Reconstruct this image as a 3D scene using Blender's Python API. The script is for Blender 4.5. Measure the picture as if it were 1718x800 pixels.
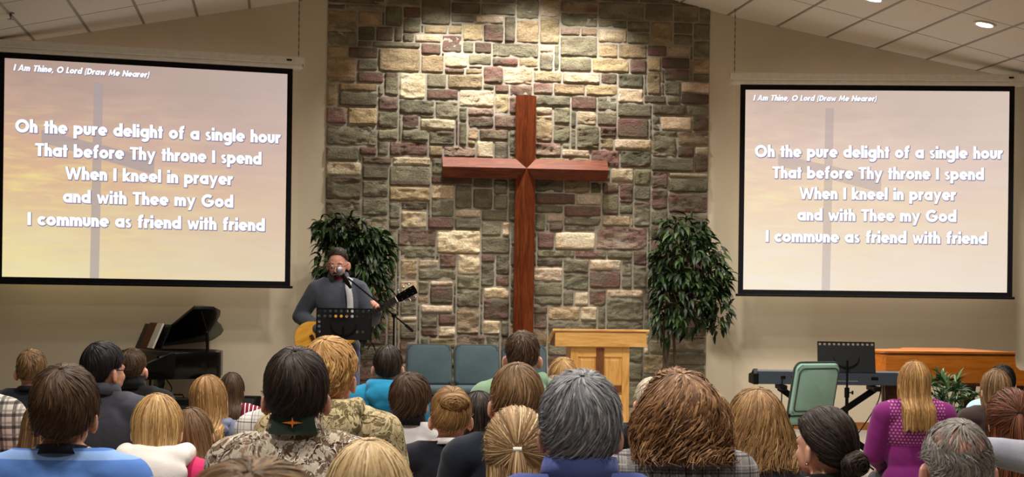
import bpy, bmesh, math, random
import numpy as np
from mathutils import Vector, Matrix

# ------------------------------------------------------------------ camera, light, exposure
SC = bpy.context.scene
COL = SC.collection
for _o in list(bpy.data.objects):
    bpy.data.objects.remove(_o)
F, CX, CY = 2800.0, 859.0, 515.0            # focal length and principal point of the photo in its 1718x800 pixels
PSI, ROLL = math.radians(8), 0.0125         # the camera is turned a little to the right and not quite level
EYE = np.array([0, 0, 1.40])
_r0 = np.array([math.cos(PSI), -math.sin(PSI), 0.0]); FWD = np.array([math.sin(PSI), math.cos(PSI), 0.0]); _u0 = np.array([0, 0, 1.0])
RGT = _r0 * math.cos(ROLL) + _u0 * math.sin(ROLL)
UPV = _u0 * math.cos(ROLL) - _r0 * math.sin(ROLL)
cam_data = bpy.data.cameras.new('camera')
cam = bpy.data.objects.new('camera', cam_data); COL.objects.link(cam)
cam_data.sensor_fit = 'HORIZONTAL'; cam_data.sensor_width = 36.0
cam_data.lens = F / 1718 * 36.0
cam_data.shift_y = (CY - 400) / 1718
cam_data.clip_start = 0.05
cam_data.dof.use_dof = True; cam_data.dof.focus_distance = 7.5; cam_data.dof.aperture_fstop = 16
_m = Matrix.Identity(4)
for _i in range(3):
    _m[_i][0] = RGT[_i]; _m[_i][1] = UPV[_i]; _m[_i][2] = -FWD[_i]; _m[_i][3] = EYE[_i]
cam.matrix_world = _m
SC.camera = cam
SC.view_settings.view_transform = 'Standard'; SC.view_settings.look = 'None'
SC.view_settings.exposure = 0.0; SC.view_settings.gamma = 1.0; SC.view_settings.use_curve_mapping = False
SC.cycles.use_denoising = True
SC.cycles.max_bounces = 6; SC.cycles.diffuse_bounces = 4
world = bpy.data.worlds.new('world'); SC.world = world; world.use_nodes = True
world.node_tree.nodes['Background'].inputs[0].default_value = (1, 0.9, 0.78, 1)
world.node_tree.nodes['Background'].inputs[1].default_value = 0.05

DOWN_W = 640.0       # one ceiling downlight
WASH_W = 230.0       # one spot washing the stone wall
SCREEN_E = 0.98      # projected picture


def ray(x, y):
    return FWD + RGT * ((x - CX) / F) + UPV * ((CY - y) / F)


def at(x, y, s):                             # point seen at pixel x,y where one metre covers s pixels
    return Vector(EYE + ray(x, y) * (F / s))


def on_plane(x, y, p, n):
    d = ray(x, y)
    return Vector(EYE + d * (np.dot(np.array(p) - EYE, np.array(n)) / np.dot(d, np.array(n))))


def on_z(x, s, z):                           # point at pixel column x, scale s, at height z
    p = at(x, CY, s)
    return Vector((p.x, p.y, z))


# room numbers
YW = 17.87                                   # stone wall
TH = math.radians(10.6)                      # the side walls turn towards the seats
RIDGE_X, RIDGE_Z, PITCH = 2.585, 5.146, 0.22
FOLD_L, FOLD_R = 0.20, 4.97
STAGE_Z = 0.10
NL = np.array([math.sin(TH), -math.cos(TH), 0]); NR = np.array([-math.sin(TH), -math.cos(TH), 0])


def ceil_z(x):
    return RIDGE_Z - PITCH * abs(x - RIDGE_X)


# ------------------------------------------------------------------ colours and materials
def lin(c):
    c = c / 255.0
    return c / 12.92 if c <= 0.04045 else ((c + 0.055) / 1.055) ** 2.4


def rgb(r, g, b):
    return (lin(r), lin(g), lin(b), 1.0)


class NT:
    def __init__(self, name):
        self.m = bpy.data.materials.new(name); self.m.use_nodes = True
        self.t = self.m.node_tree; self.n = self.t.nodes; self.b = self.n['Principled BSDF']; self._tc = None

    def link(self, a, b):
        self.t.links.new(a, b)

    def node(self, typ, **kw):
        nd = self.n.new(typ)
        for k, v in kw.items():
            if k.startswith('i_'):
                nd.inputs[k[2:].replace('_', ' ')].default_value = v
            else:
                setattr(nd, k, v)
        return nd

    def coord(self, out='Object', scale=None, rot=None):
        if self._tc is None:
            self._tc = self.node('ShaderNodeTexCoord')
        o = self._tc.outputs[out]
        if scale is not None or rot is not None:
            mp = self.node('ShaderNodeMapping')
            if scale is not None:
                mp.inputs['Scale'].default_value = scale
            if rot is not None:
                mp.inputs['Rotation'].default_value = rot
            self.link(o, mp.inputs['Vector']); o = mp.outputs['Vector']
        return o

    def noise(self, vec, scale, detail=3, rough=0.5, dist=0.0):
        nd = self.node('ShaderNodeTexNoise'); nd.inputs['Scale'].default_value = scale
        nd.inputs['Detail'].default_value = detail; nd.inputs['Roughness'].default_value = rough; nd.inputs['Distortion'].default_value = dist
        self.link(vec, nd.inputs['Vector']); return nd.outputs['Fac']

    def ramp(self, fac, stops, interp='LINEAR'):
        nd = self.node('ShaderNodeValToRGB'); cr = nd.color_ramp; cr.interpolation = interp
        while len(cr.elements) < len(stops):
            cr.elements.new(0.5)
        for e, (p, c) in zip(cr.elements, stops):
            e.position = p; e.color = c
        self.link(fac, nd.inputs['Fac']); return nd.outputs['Color']

    def math(self, op, a, b=None, c=None, clamp=False):
        nd = self.node('ShaderNodeMath', operation=op); nd.use_clamp = clamp
        for i, v in enumerate((a, b, c)):
            if v is None:
                continue
            if isinstance(v, (int, float)):
                nd.inputs[i].default_value = v
            else:
                self.link(v, nd.inputs[i])
        return nd.outputs[0]

    def mix(self, fac, a, b, mode='MIX'):
        nd = self.node('ShaderNodeMix', data_type='RGBA', blend_type=mode)
        for i, v in ((0, fac), (6, a), (7, b)):
            if isinstance(v, (int, float, tuple)):
                nd.inputs[i].default_value = v
            else:
                self.link(v, nd.inputs[i])
        return nd.outputs[2]

    def sep(self, vec):
        nd = self.node('ShaderNodeSeparateXYZ'); self.link(vec, nd.inputs[0]); return nd.outputs

    def bump(self, h, strength=0.3, dist=0.01):
        nd = self.node('ShaderNodeBump'); nd.inputs['Strength'].default_value = strength; nd.inputs['Distance'].default_value = dist
        self.link(h, nd.inputs['Height']); self.link(nd.outputs[0], self.b.inputs['Normal'])

    def base(self, c):
        if isinstance(c, tuple):
            self.b.inputs['Base Color'].default_value = c
        else:
            self.link(c, self.b.inputs['Base Color'])

    def surf(self, rough=0.6, metal=0.0, spec=0.5, sheen=0.0):
        self.b.inputs['Roughness'].default_value = rough; self.b.inputs['Metallic'].default_value = metal
        self.b.inputs['Specular IOR Level'].default_value = spec; self.b.inputs['Sheen Weight'].default_value = sheen
        return self.m


def plain(name, c, rough=0.6, metal=0.0, spec=0.5, vary=0.06, scale=20, bump=0.0):
    t = NT(name); v = t.noise(t.coord(), scale, 3)
    a = tuple(x * (1 - vary) for x in c[:3]) + (1,); b = tuple(min(1, x * (1 + vary)) for x in c[:3]) + (1,)
    t.base(t.ramp(v, [(0.3, a), (0.7, b)]))
    if bump:
        t.bump(t.noise(t.coord(), scale * 4, 4), bump, 0.004)
    return t.surf(rough, metal, spec)


def wood(name, dark, mid, light, axis=(1, 1, 1), rough=0.4, scale=6, gloss=0.5):
    t = NT(name); v = t.coord(scale=axis)
    n1 = t.noise(v, scale, 4, 0.6, 1.2); n2 = t.noise(v, scale * 4, 3, 0.6, 0.4)
    f = t.math('ADD', t.math('MULTIPLY', n1, 0.65), t.math('MULTIPLY', n2, 0.35))
    t.base(t.ramp(f, [(0.3, dark), (0.5, mid), (0.7, light)]))
    t.bump(n2, 0.06, 0.002)
    return t.surf(rough, 0, gloss)


def fabric(name, c, vary=0.12, rough=0.9, scale=9, weave=350):
    t = NT(name); v = t.coord(); n = t.noise(v, scale, 4)
    a = tuple(x * (1 - vary) for x in c[:3]) + (1,); b = tuple(min(1, x * (1 + vary)) for x in c[:3]) + (1,)
    t.base(t.ramp(n, [(0.3, a), (0.7, b)]))
    t.bump(t.math('ADD', t.noise(v, weave, 2), t.math('MULTIPLY', t.noise(v, 22, 3), 2.0)), 0.25, 0.004)
    return t.surf(rough, 0, 0.2, 0.12)


# ------------------------------------------------------------------ objects
def tag(o, label=None, cat=None, group=None, kind=None):
    if label: o['label'] = label
    if cat: o['category'] = cat
    if group: o['group'] = group
    if kind: o['kind'] = kind
    return o


def empty(name, loc=(0, 0, 0), rz=0.0, scale=1.0):
    o = bpy.data.objects.new(name, None); COL.objects.link(o)
    o.location = loc; o.rotation_euler = (0, 0, rz); o.scale = (scale,) * 3
    o.empty_display_size = 0.1
    return o


def link_mesh(name, me, mat=None, parent=None, smooth=True):
    o = bpy.data.objects.new(name, me); COL.objects.link(o)
    if mat is not None:
        for mm in (mat if isinstance(mat, (list, tuple)) else [mat]):
            me.materials.append(mm)
    if parent is not None:
        o.parent = parent
    if smooth and len(me.polygons):
        me.polygons.foreach_set('use_smooth', [True] * len(me.polygons))
    return o


def fast_mesh(name, v, quads):
    v = np.asarray(v, np.float32); q = np.asarray(quads, np.int32)
    me = bpy.data.meshes.new(name)
    me.vertices.add(len(v)); me.vertices.foreach_set('co', v.ravel())
    k = q.shape[1]
    me.loops.add(q.size); me.loops.foreach_set('vertex_index', q.ravel())
    me.polygons.add(len(q)); me.polygons.foreach_set('loop_start', np.arange(0, q.size, k, dtype=np.int32))
    me.update(calc_edges=True); me.validate()
    return me


class MB:
    """collects shapes, then links them as one mesh object"""
    def __init__(self):
        self.bm = bmesh.new()

    def _add(self, tmp, M=None):
        if M is not None:
            tmp.transform(M)
        me = bpy.data.meshes.new('tmp'); tmp.to_mesh(me); tmp.free()
        self.bm.from_mesh(me); bpy.data.meshes.remove(me)
        return self

    def box(self, c, s, bevel=0.0, rot=None, seg=2):
        t = bmesh.new(); bmesh.ops.create_cube(t, size=1.0)
        bmesh.ops.scale(t, vec=s, verts=t.verts)
        if bevel:
            bmesh.ops.bevel(t, geom=list(t.edges), offset=min(bevel, min(s) * 0.45), segments=seg, profile=0.5, affect='EDGES')
        M = Matrix.Translation(c)
        if rot is not None:
            M = M @ (rot.to_4x4() if isinstance(rot, Matrix) else Matrix.Rotation(rot, 4, 'Z'))
        return self._add(t, M)

    def prism(self, pts, z0, z1, bevel=0.0, M=None):
        """outline (x,y) raised from z0 to z1"""
        t = bmesh.new()
        f = t.faces.new([t.verts.new((x, y, z0)) for x, y in pts])
        r = bmesh.ops.extrude_face_region(t, geom=[f])
        bmesh.ops.translate(t, vec=(0, 0, z1 - z0), verts=[e for e in r['geom'] if isinstance(e, bmesh.types.BMVert)])
        bmesh.ops.recalc_face_normals(t, faces=t.faces)
        if bevel:
            bmesh.ops.bevel(t, geom=list(t.edges), offset=bevel, segments=2, profile=0.5, affect='EDGES')
        return self._add(t, M)

    def tube(self, pts, r, n=8, cap=True):
        pts = [Vector(p) for p in pts]; t = bmesh.new(); rings = []
        rr = r if isinstance(r, (list, tuple)) else [r] * len(pts)
        prev = None
        for i, p in enumerate(pts):
            d = (pts[min(i + 1, len(pts) - 1)] - pts[max(i - 1, 0)]).normalized()
            if prev is None:
                a = d.orthogonal().normalized()
            else:
                a = (prev - d * prev.dot(d)).normalized()
            prev = a; b = d.cross(a)
            rings.append([t.verts.new(p + (a * math.cos(2 * math.pi * k / n) + b * math.sin(2 * math.pi * k / n)) * rr[i]) for k in range(n)])
        for i in range(len(rings) - 1):
            for k in range(n):
                t.faces.new((rings[i][k], rings[i][(k + 1) % n], rings[i + 1][(k + 1) % n], rings[i + 1][k]))
        if cap:
            t.faces.new(list(reversed(rings[0]))); t.faces.new(rings[-1])
        bmesh.ops.recalc_face_normals(t, faces=t.faces)
        return self._add(t)

    def lathe(self, prof, c=(0, 0, 0), n=24, M=None):
        t = bmesh.new(); rings = []
        for r, z in prof:
            rings.append([t.verts.new((max(r, 1e-4) * math.cos(2 * math.pi * k / n), max(r, 1e-4) * math.sin(2 * math.pi * k / n), z)) for k in range(n)])
        for i in range(len(rings) - 1):
            for k in range(n):
                t.faces.new((rings[i][k], rings[i][(k + 1) % n], rings[i + 1][(k + 1) % n], rings[i + 1][k]))
        t.faces.new(list(reversed(rings[0]))); t.faces.new(rings[-1])
        bmesh.ops.recalc_face_normals(t, faces=t.faces)
        return self._add(t, Matrix.Translation(c) @ (M if M is not None else Matrix.Identity(4)))

    def ball(self, c, r, n=12):
        t = bmesh.new(); bmesh.ops.create_uvsphere(t, u_segments=n * 2, v_segments=n, radius=1.0)
        r = r if isinstance(r, (tuple, list)) else (r, r, r)
        bmesh.ops.scale(t, vec=r, verts=t.verts)
        return self._add(t, Matrix.Translation(c))

    def face(self, pts):
        self.bm.faces.new([self.bm.verts.new(p) for p in pts]); return self

    def build(self, name, mat=None, parent=None, smooth=False):
        me = bpy.data.meshes.new(name); self.bm.to_mesh(me); self.bm.free()
        o = link_mesh(name, me, mat, parent, smooth=False)
        if smooth:
            me.polygons.foreach_set('use_smooth', [True] * len(me.polygons))
            try:
                me.set_sharp_from_angle(angle=math.radians(40))
            except Exception:
                pass
        return o


def copy_tree(o, parent=None):
    c = o.copy(); COL.objects.link(c)
    c.parent = parent
    for ch in list(o.children):
        copy_tree(ch, c)
    return c


# smooth 2-D noise for arrays
def vnoise(x, y, seed=0):
    x = np.asarray(x, float); y = np.asarray(y, float)
    xi = np.floor(x).astype(np.int64); yi = np.floor(y).astype(np.int64); xf = x - xi; yf = y - yi

    def h(a, b):
        n = (a * 374761393 + b * 668265263 + seed * 974711) & 0x7fffffff
        n = ((n ^ (n >> 13)) * 1274126177) & 0x7fffffff
        return ((n ^ (n >> 16)) & 0xffff) / 65535.0
    u = xf * xf * (3 - 2 * xf); v = yf * yf * (3 - 2 * yf)
    return (h(xi, yi) * (1 - u) + h(xi + 1, yi) * u) * (1 - v) + (h(xi, yi + 1) * (1 - u) + h(xi + 1, yi + 1) * u) * v


def fbm(x, y, seed=0, o=3):
    s, a = 0.0, 0.5
    for k in range(o):
        s = s + a * vnoise(np.asarray(x) * 2 ** k, np.asarray(y) * 2 ** k, seed + 17 * k); a *= 0.5
    return s


# ------------------------------------------------------------------ lamps
def spot(name, loc, target, w, angle, blend, col=(1.0, 0.925, 0.83), r=0.16):
    l = bpy.data.lights.new(name, 'SPOT'); l.energy = w; l.spot_size = math.radians(angle); l.spot_blend = blend; l.color = col; l.shadow_soft_size = r
    o = bpy.data.objects.new(name, l); COL.objects.link(o); o.location = loc
    o.rotation_euler = (Vector(target) - Vector(loc)).to_track_quat('-Z', 'Y').to_euler()
    return o


M_TRIM_W = plain('can_trim_white', rgb(225, 220, 210), 0.4)
_t = NT('can_glow'); _t.b.inputs['Emission Color'].default_value = (1, 0.93, 0.82, 1); _t.b.inputs['Emission Strength'].default_value = 6.0
M_GLOW = _t.surf(0.5)


def ceiling_point(x, y):
    """where the ray through a pixel meets the right slope of the ceiling"""
    n = np.array([PITCH, 0, 1.0]); return on_plane(x, y, (RIDGE_X, 0, RIDGE_Z), n)


def downlight(x, y, w, label, aim=None, angle=125, blend=0.6):
    z = ceil_z(x); sgn = 1 if x > RIDGE_X else -1
    root = empty('ceiling_downlight', (x, y, z)); root.rotation_euler = (0, math.atan(PITCH) * sgn, 0)
    tag(root, label, 'ceiling light')
    MB().lathe([(0.082, -0.002), (0.108, -0.002), (0.112, -0.012), (0.100, -0.018), (0.082, -0.012)]).build('trim_ring', M_TRIM_W, root, True)
    MB().lathe([(0.001, -0.012), (0.083, -0.012), (0.083, -0.004), (0.001, -0.004)], n=24).build('lens', M_GLOW, root)
    a = aim if aim else (x, y, 0)
    spot('downlight_lamp', (x, y, z - 0.06), a, w, angle, blend)
    return root


p1 = ceiling_point(1652, 40); p2 = ceiling_point(1465, -3)
downlight(p1.x, p1.y, DOWN_W * .35, 'round lit downlight in the sloping ceiling above the right screen')
downlight(p2.x, p2.y, DOWN_W * .5, 'round lit downlight cut by the top edge of the photo, right of the stone wall')
# the rest of the hall's downlights, out of the picture overhead
for lx, ly, k, an in [(1.3, 15.3, .66, 126), (2.6, 14.5, .70, 130), (4.0, 15.3, .66, 126), (0.8, 11.2, .85, 150), (3.6, 11.4, .85, 150), (-0.6, 8.2, .65, 158), (1.7, 7.6, .85, 158), (4.6, 8.0, .8, 158), (-0.6, 4.2, .75, 162), (2.4, 4.2, .85, 162), (0.6, 0.2, .7, 162)]:
    spot('hall_lamp', (lx, ly, ceil_z(lx) - 0.06), (lx, ly, 0), DOWN_W * k, an, 1.0)
# spots that wash the stone wall from just below the ceiling
for wx in (1.75, 2.62, 3.30):
    spot('wall_wash_lamp', (wx, YW - 0.85, ceil_z(wx) - 0.08), (wx, YW - 0.05, 3.0), WASH_W, 92, 0.9, (1, 0.95, 0.87), 0.05)

# ------------------------------------------------------------------ room
M_PAINT = plain('beige_paint', rgb(206, 195, 172), 0.75, spec=0.25, vary=0.02, scale=4, bump=0.03)
M_CEIL_G = plain('ceiling_grid_metal', rgb(140, 134, 122), 0.5)
t = NT('ceiling_tile'); _n = t.noise(t.coord(), 60, 4)
t.base(t.ramp(_n, [(0.35, rgb(214, 209, 200)), (0.65, rgb(226, 221, 212))])); t.bump(t.noise(t.coord(), 120, 3), 0.15, 0.003); M_CEIL = t.surf(0.85, 0, 0.2)
t = NT('patterned_carpet'); v = t.coord(scale=(1, 1, 1))
ch = t.node('ShaderNodeTexVoronoi'); ch.inputs['Scale'].default_value = 26; ch.inputs['Randomness'].default_value = 0.35; t.link(v, ch.inputs['Vector'])
t.base(t.ramp(ch.outputs['Distance'], [(0.2, rgb(62, 58, 52)), (0.42, rgb(150, 142, 124)), (0.6, rgb(104, 98, 88))])); t.bump(t.noise(v, 200, 2), 0.4, 0.004)
M_CARPET = t.surf(0.95, 0, 0.1)
M_STAGE = plain('stage_carpet', rgb(150, 142, 132), 0.95, spec=0.1, vary=0.12, scale=60, bump=0.3)
M_OAK = wood('oak_trim', rgb(120, 72, 34), rgb(150, 94, 46), rgb(172, 114, 62), (0.6, 6, 6))

XL, XR, YB = -7.5, 11.5, -5.0


def wing_y(x):
    if x < FOLD_L: return YW - (FOLD_L - x) * math.tan(TH)
    if x > FOLD_R: return YW - (x - FOLD_R) * math.tan(TH)
    return YW


def struct(o):
    o['kind'] = 'structure'; return o


def slab(name, a, b, z0a, z1a, z0b, z1b, thick, mat, out):
    """upright wall slab from plan point a to b, thickened away from the room"""
    ax, ay = a; bx, by = b; ox, oy = out[0] * thick, out[1] * thick
    m = MB(); V = [(ax, ay, z0a), (bx, by, z0b), (bx, by, z1b), (ax, ay, z1a)]; W = [(x + ox, y + oy, z) for x, y, z in V]
    m.face(V); m.face(W[::-1])
    for i in range(4):
        j = (i + 1) % 4; m.face([V[i], W[i], W[j], V[j]])
    bmesh.ops.remove_doubles(m.bm, verts=m.bm.verts, dist=1e-5); bmesh.ops.recalc_face_normals(m.bm, faces=m.bm.faces)
    return struct(m.build(name, mat))


m = MB(); m.box((2, 6.5, -0.1), (19.4, 24, 0.2)); struct(m.build('floor', M_CARPET))
slab('wall_left', (XL, YB), (XL, wing_y(XL)), 0, ceil_z(XL), 0, ceil_z(XL), 0.15, M_PAINT, (-1, 0))
slab('wall_right', (XR, YB), (XR, wing_y(XR)), 0, ceil_z(XR), 0, ceil_z(XR), 0.15, M_PAINT, (1, 0))
m = MB()
V = [(XL, YB, 0), (XR, YB, 0), (XR, YB, ceil_z(XR)), (RIDGE_X, YB, RIDGE_Z), (XL, YB, ceil_z(XL))]
m.face(V); m.face([(x, y - 0.15, z) for x, y, z in V][::-1]); struct(m.build('wall_rear', M_PAINT))
slab('wall_wing_left', (XL, wing_y(XL)), (FOLD_L, YW), 0, ceil_z(XL) + 0.02, 0, ceil_z(FOLD_L) + 0.02, 0.15, M_PAINT, (0, 1))
slab('wall_wing_right', (FOLD_R, YW), (XR, wing_y(XR)), 0, ceil_z(FOLD_R) + 0.02, 0, ceil_z(XR) + 0.02, 0.15, M_PAINT, (0, 1))
m = MB()
V = [(FOLD_L, YW, 0), (FOLD_R, YW, 0), (FOLD_R, YW, ceil_z(FOLD_R) + 0.02), (RIDGE_X, YW, RIDGE_Z + 0.02), (FOLD_L, YW, ceil_z(FOLD_L) + 0.02)]
m.face(V); m.face([(x, y + 0.15, z) for x, y, z in V][::-1]); struct(m.build('wall_back', M_PAINT))

# ceiling: two slopes, laid with tiles in a slim grid
for nm, sgn, xe in (('ceiling_left', -1, XL), ('ceiling_right', 1, XR)):
    root = empty(nm); struct(root)
    m = MB(); ln = abs(xe - RIDGE_X)
    V = [(RIDGE_X, YB, RIDGE_Z), (xe, YB, ceil_z(xe)), (xe, 18.2, ceil_z(xe)), (RIDGE_X, 18.2, RIDGE_Z)]
    W = [(x, y, z + 0.12) for x, y, z in V]
    m.face(V); m.face(W)
    for i in range(4):
        j = (i + 1) % 4; m.face([V[i], V[j], W[j], W[i]])
    bmesh.ops.remove_doubles(m.bm, verts=m.bm.verts, dist=1e-5); bmesh.ops.recalc_face_normals(m.bm, faces=m.bm.faces)
    m.build('tiles', M_CEIL, root)
    g = MB(); th = math.atan(PITCH) * sgn
    off = 0.147 if sgn > 0 else 0.237
    k = 0
    while True:
        d = off + k * 0.535 - 0.0
        if d > ln: break
        x = RIDGE_X + sgn * d
        g.box((x, 6.5, ceil_z(x) - 0.001), (0.026, 23.2, 0.008), rot=Matrix.Rotation(th, 3, 'Y')); k += 1
    y = 16.5
    while y > YB:
        xc = (RIDGE_X + xe) / 2
        g.box((xc, y, ceil_z(xc) - 0.0005), (ln / math.cos(th), 0.014, 0.003), rot=Matrix.Rotation(th, 3, 'Y')); y -= 1.2
    g.build('grid', M_CEIL_G, root)

# low stage whose front edge comes forward in the middle
front = [(XL, 14.35), (-0.2, 14.55), (0.6, 12.6), (5.2, 12.1), (5.9, 14.2), (XR, 13.6)]
back = [(XR - 0.0, wing_y(XR) - 0.0), (FOLD_R, YW), (FOLD_L, YW), (XL, wing_y(XL))]
m = MB(); m.prism(front + back, 0.0, STAGE_Z); struct(m.build('floor_stage', M_STAGE))


def board(name, a, b, h, d, nrm):
    ax, ay = a; bx, by = b; L = math.hypot(bx - ax, by - ay); ang = math.atan2(by - ay, bx - ax)
    m = MB(); m.box(((ax + bx) / 2 + nrm[0] * d / 2, (ay + by) / 2 + nrm[1] * d / 2, STAGE_Z + h / 2), (L, d, h), 0.004, rot=ang)
    struct(m.build(name, M_OAK))


board('baseboard_right', (FOLD_R + 0.01, YW), (XR, wing_y(XR)), 0.085, 0.018, NR)
board('baseboard_left', (XL, wing_y(XL)), (FOLD_L - 0.01, YW), 0.085, 0.018, NL)

# ------------------------------------------------------------------ stone facing: squared ledgestones with chiselled faces
SX0, SX1, SZ0 = 0.487, 4.672, STAGE_Z
CELL = 0.0322
NCX = int(round((SX1 - SX0) / CELL)); NCZ = int(5.05 / CELL)
STONES = []
for (ox, oy, sc, L) in (
    (540, 0, 2.667, "165,45,265,115,T;235,122,325,175,M;30,20,100,48,M;418,145,528,180,C;370,0,480,18,T;535,152,628,238,M;558,238,642,268,C;632,108,728,180,T;688,70,815,112,C;565,110,628,150,T;260,220,398,280,T;445,192,530,235,M;22,260,143,325,T;76,370,256,415,T;362,365,466,447,C;560,330,688,402,T;725,305,808,376,M;810,305,943,380,C;768,188,960,262,G;655,410,768,470,C;440,522,597,582,C;20,480,110,555,P;115,482,240,560,T;360,510,437,577,M;658,475,768,525,P;842,385,940,430,P;775,380,838,425,M;700,577,838,628,M;695,628,772,712,C;295,628,480,688,P;318,697,488,745,C;18,715,172,795,C;180,690,318,740,M;540,645,690,710,P;470,400,608,455,M;640,300,720,330,T;685,185,768,240,M;770,262,880,305,M;245,430,350,500,P;220,180,440,220,G;120,215,258,262,M;160,320,272,370,M;365,22,440,80,M;450,105,560,150,T;440,240,550,305,T;650,240,765,300,G"),
    (840, 0, 2.667, "173,0,265,80,C;268,0,440,62,P;435,125,552,190,C;360,125,430,170,T;262,120,350,168,P;560,85,665,145,G;768,25,885,100,T;745,205,845,255,C;520,198,655,258,T;720,255,848,305,M;725,305,845,355,M;172,190,235,240,C;150,315,278,360,T;282,320,440,372,C;408,282,578,325,T;443,330,523,378,M;520,400,637,465,C;808,365,930,422,C;147,365,235,430,P;315,428,435,485,M;152,470,235,515,C;336,488,435,558,C;720,528,860,580,C;522,522,632,605,M;510,612,660,672,C;270,665,402,705,C;408,665,530,710,M;875,652,930,690,C;793,650,870,705,M;490,755,600,800,C;745,765,930,800,C;150,640,268,705,P;800,585,930,650,T;580,262,655,332,P;440,562,520,608,M;640,418,745,465,M;672,470,832,525,M;770,100,865,150,M;670,615,790,700,G;525,330,640,398,G"),
    (660, 280, 2.5, "163,68,262,140,C;908,5,1012,68,C;758,110,870,158,C;718,158,872,212,M;258,170,366,210,C;638,195,716,232,C;875,195,992,250,C;28,192,140,260,C;28,140,140,188,M;140,215,250,262,M;450,228,495,290,C;875,250,1060,312,P;183,302,365,358,C;680,312,832,345,C;755,345,890,385,M;185,360,255,425,M;105,392,185,425,C;262,398,337,450,C;820,385,952,438,C;825,438,948,472,M;583,420,706,480,C;25,472,100,565,T;155,475,257,500,C;372,508,490,558,C;757,517,817,545,C;817,512,897,547,M;897,512,1050,550,C;107,572,254,605,C;190,610,256,665,M;30,625,98,652,C;780,580,860,642,C;378,640,442,698,C;190,668,256,712,C;143,715,255,762,T;652,580,778,640,T;600,275,676,345,M;650,237,715,270,M;583,625,650,680,M;262,698,380,765,P;870,68,942,112,P;585,580,650,625,M;372,365,430,398,M;20,262,152,338,P;28,338,182,390,G;712,385,818,445,G")):
    for it in L.split(';'):
        a = it.split(','); x0, y0, x1, y1 = [float(q) for q in a[:4]]
        STONES.append((ox + x0 / sc, oy + y0 / sc, ox + x1 / sc, oy + y1 / sc, a[4]))
rs = random.Random(11)
occ = np.zeros((NCX, NCZ), np.int8); rects = []
for x0, y0, x1, y1, ty in STONES:
    a = on_plane(x0, y0, (0, YW, 0), (0, 1, 0)); b = on_plane(x1, y1, (0, YW, 0), (0, 1, 0))
    i0 = max(0, int(round((a.x - SX0) / CELL))); i1 = min(NCX, int(round((b.x - SX0) / CELL)))
    j1 = min(NCZ, int(round((a.z - SZ0) / CELL))); j0 = max(0, int(round((b.z - SZ0) / CELL)))
    if i1 - i0 < 3 or j1 - j0 < 2: continue
    while i0 < i1 and occ[i0, j0:j1].any(): i0 += 1
    while i1 > i0 and occ[i1 - 1, j0:j1].any(): i1 -= 1
    while j0 < j1 and occ[i0:i1, j0].any(): j0 += 1
    while j1 > j0 and occ[i0:i1, j1 - 1].any(): j1 -= 1
    if i1 - i0 < 3 or j1 - j0 < 2 or occ[i0:i1, j0:j1].any(): continue
    occ[i0:i1, j0:j1] = 1; rects.append((i0, j0, i1, j1, ty))
for k in range(len(rects)):                        # close narrow gaps between neighbouring stones
    i0, j0, i1, j1, ty = rects[k]
    for _ in range(3):
        def gap(cells): return next((d for d, c in enumerate(cells) if c), 9)
        for side in range(4):
            if side == 0 and i1 < NCX and not occ[i1, j0:j1].any() and (min(gap(occ[i1:i1 + 6, j]) for j in range(j0, j1)) < 4 or NCX - i1 < 4):
                occ[i1, j0:j1] = 1; i1 += 1
            if side == 1 and i0 > 0 and not occ[i0 - 1, j0:j1].any() and (min(gap(occ[max(0, i0 - 6):i0, j][::-1]) for j in range(j0, j1)) < 4 or i0 < 4):
                i0 -= 1; occ[i0, j0:j1] = 1
            if side == 2 and j1 < NCZ and not occ[i0:i1, j1].any() and min(gap(occ[i, j1:j1 + 6]) for i in range(i0, i1)) < 4:
                occ[i0:i1, j1] = 1; j1 += 1
            if side == 3 and j0 > 0 and not occ[i0:i1, j0 - 1].any() and min(gap(occ[i, max(0, j0 - 6):j0][::-1]) for i in range(i0, i1)) < 4:
                j0 -= 1; occ[i0:i1, j0] = 1
    rects[k] = (i0, j0, i1, j1, ty)
for j in range(NCZ - 1, -1, -1):
    i = 0
    while i < NCX:
        if occ[i, j]:
            i += 1; continue
        run = i
        while run < NCX and not occ[run, j]: run += 1
        avail = run - i
        w = min(avail, rs.choice((9, 10, 11, 12, 13, 14, 16, 19)))
        if avail - w < 5: w = avail if avail <= 20 else avail // 2
        h = 1; tgt = rs.choice((5, 5, 6, 6, 7, 7, 8, 9))
        while j - h >= 0 and h < tgt + 3 and not occ[i:i + w, j - h].any(): h += 1
        if h > tgt:
            left = h - tgt
            if left >= 3 or (j - h >= 0 and not occ[i:i + w, j - h].any()): h = tgt
        ty = rs.choices('GMTPC', (70, 13, 13, 3, 1))[0]
        occ[i:i + w, j - h + 1:j + 1] = 1; rects.append((i, j - h + 1, i + w, j + 1, ty)); i += w
PAL = {'G': ((136, 130, 108), (112, 108, 90)), 'M': ((122, 92, 84), (108, 98, 84)), 'T': ((182, 160, 128), (160, 140, 108)),
       'P': ((154, 132, 116), (128, 98, 90)), 'C': ((228, 210, 182), (208, 184, 152))}
VV, QQ, CC = [], [], []; nv = 0
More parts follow.
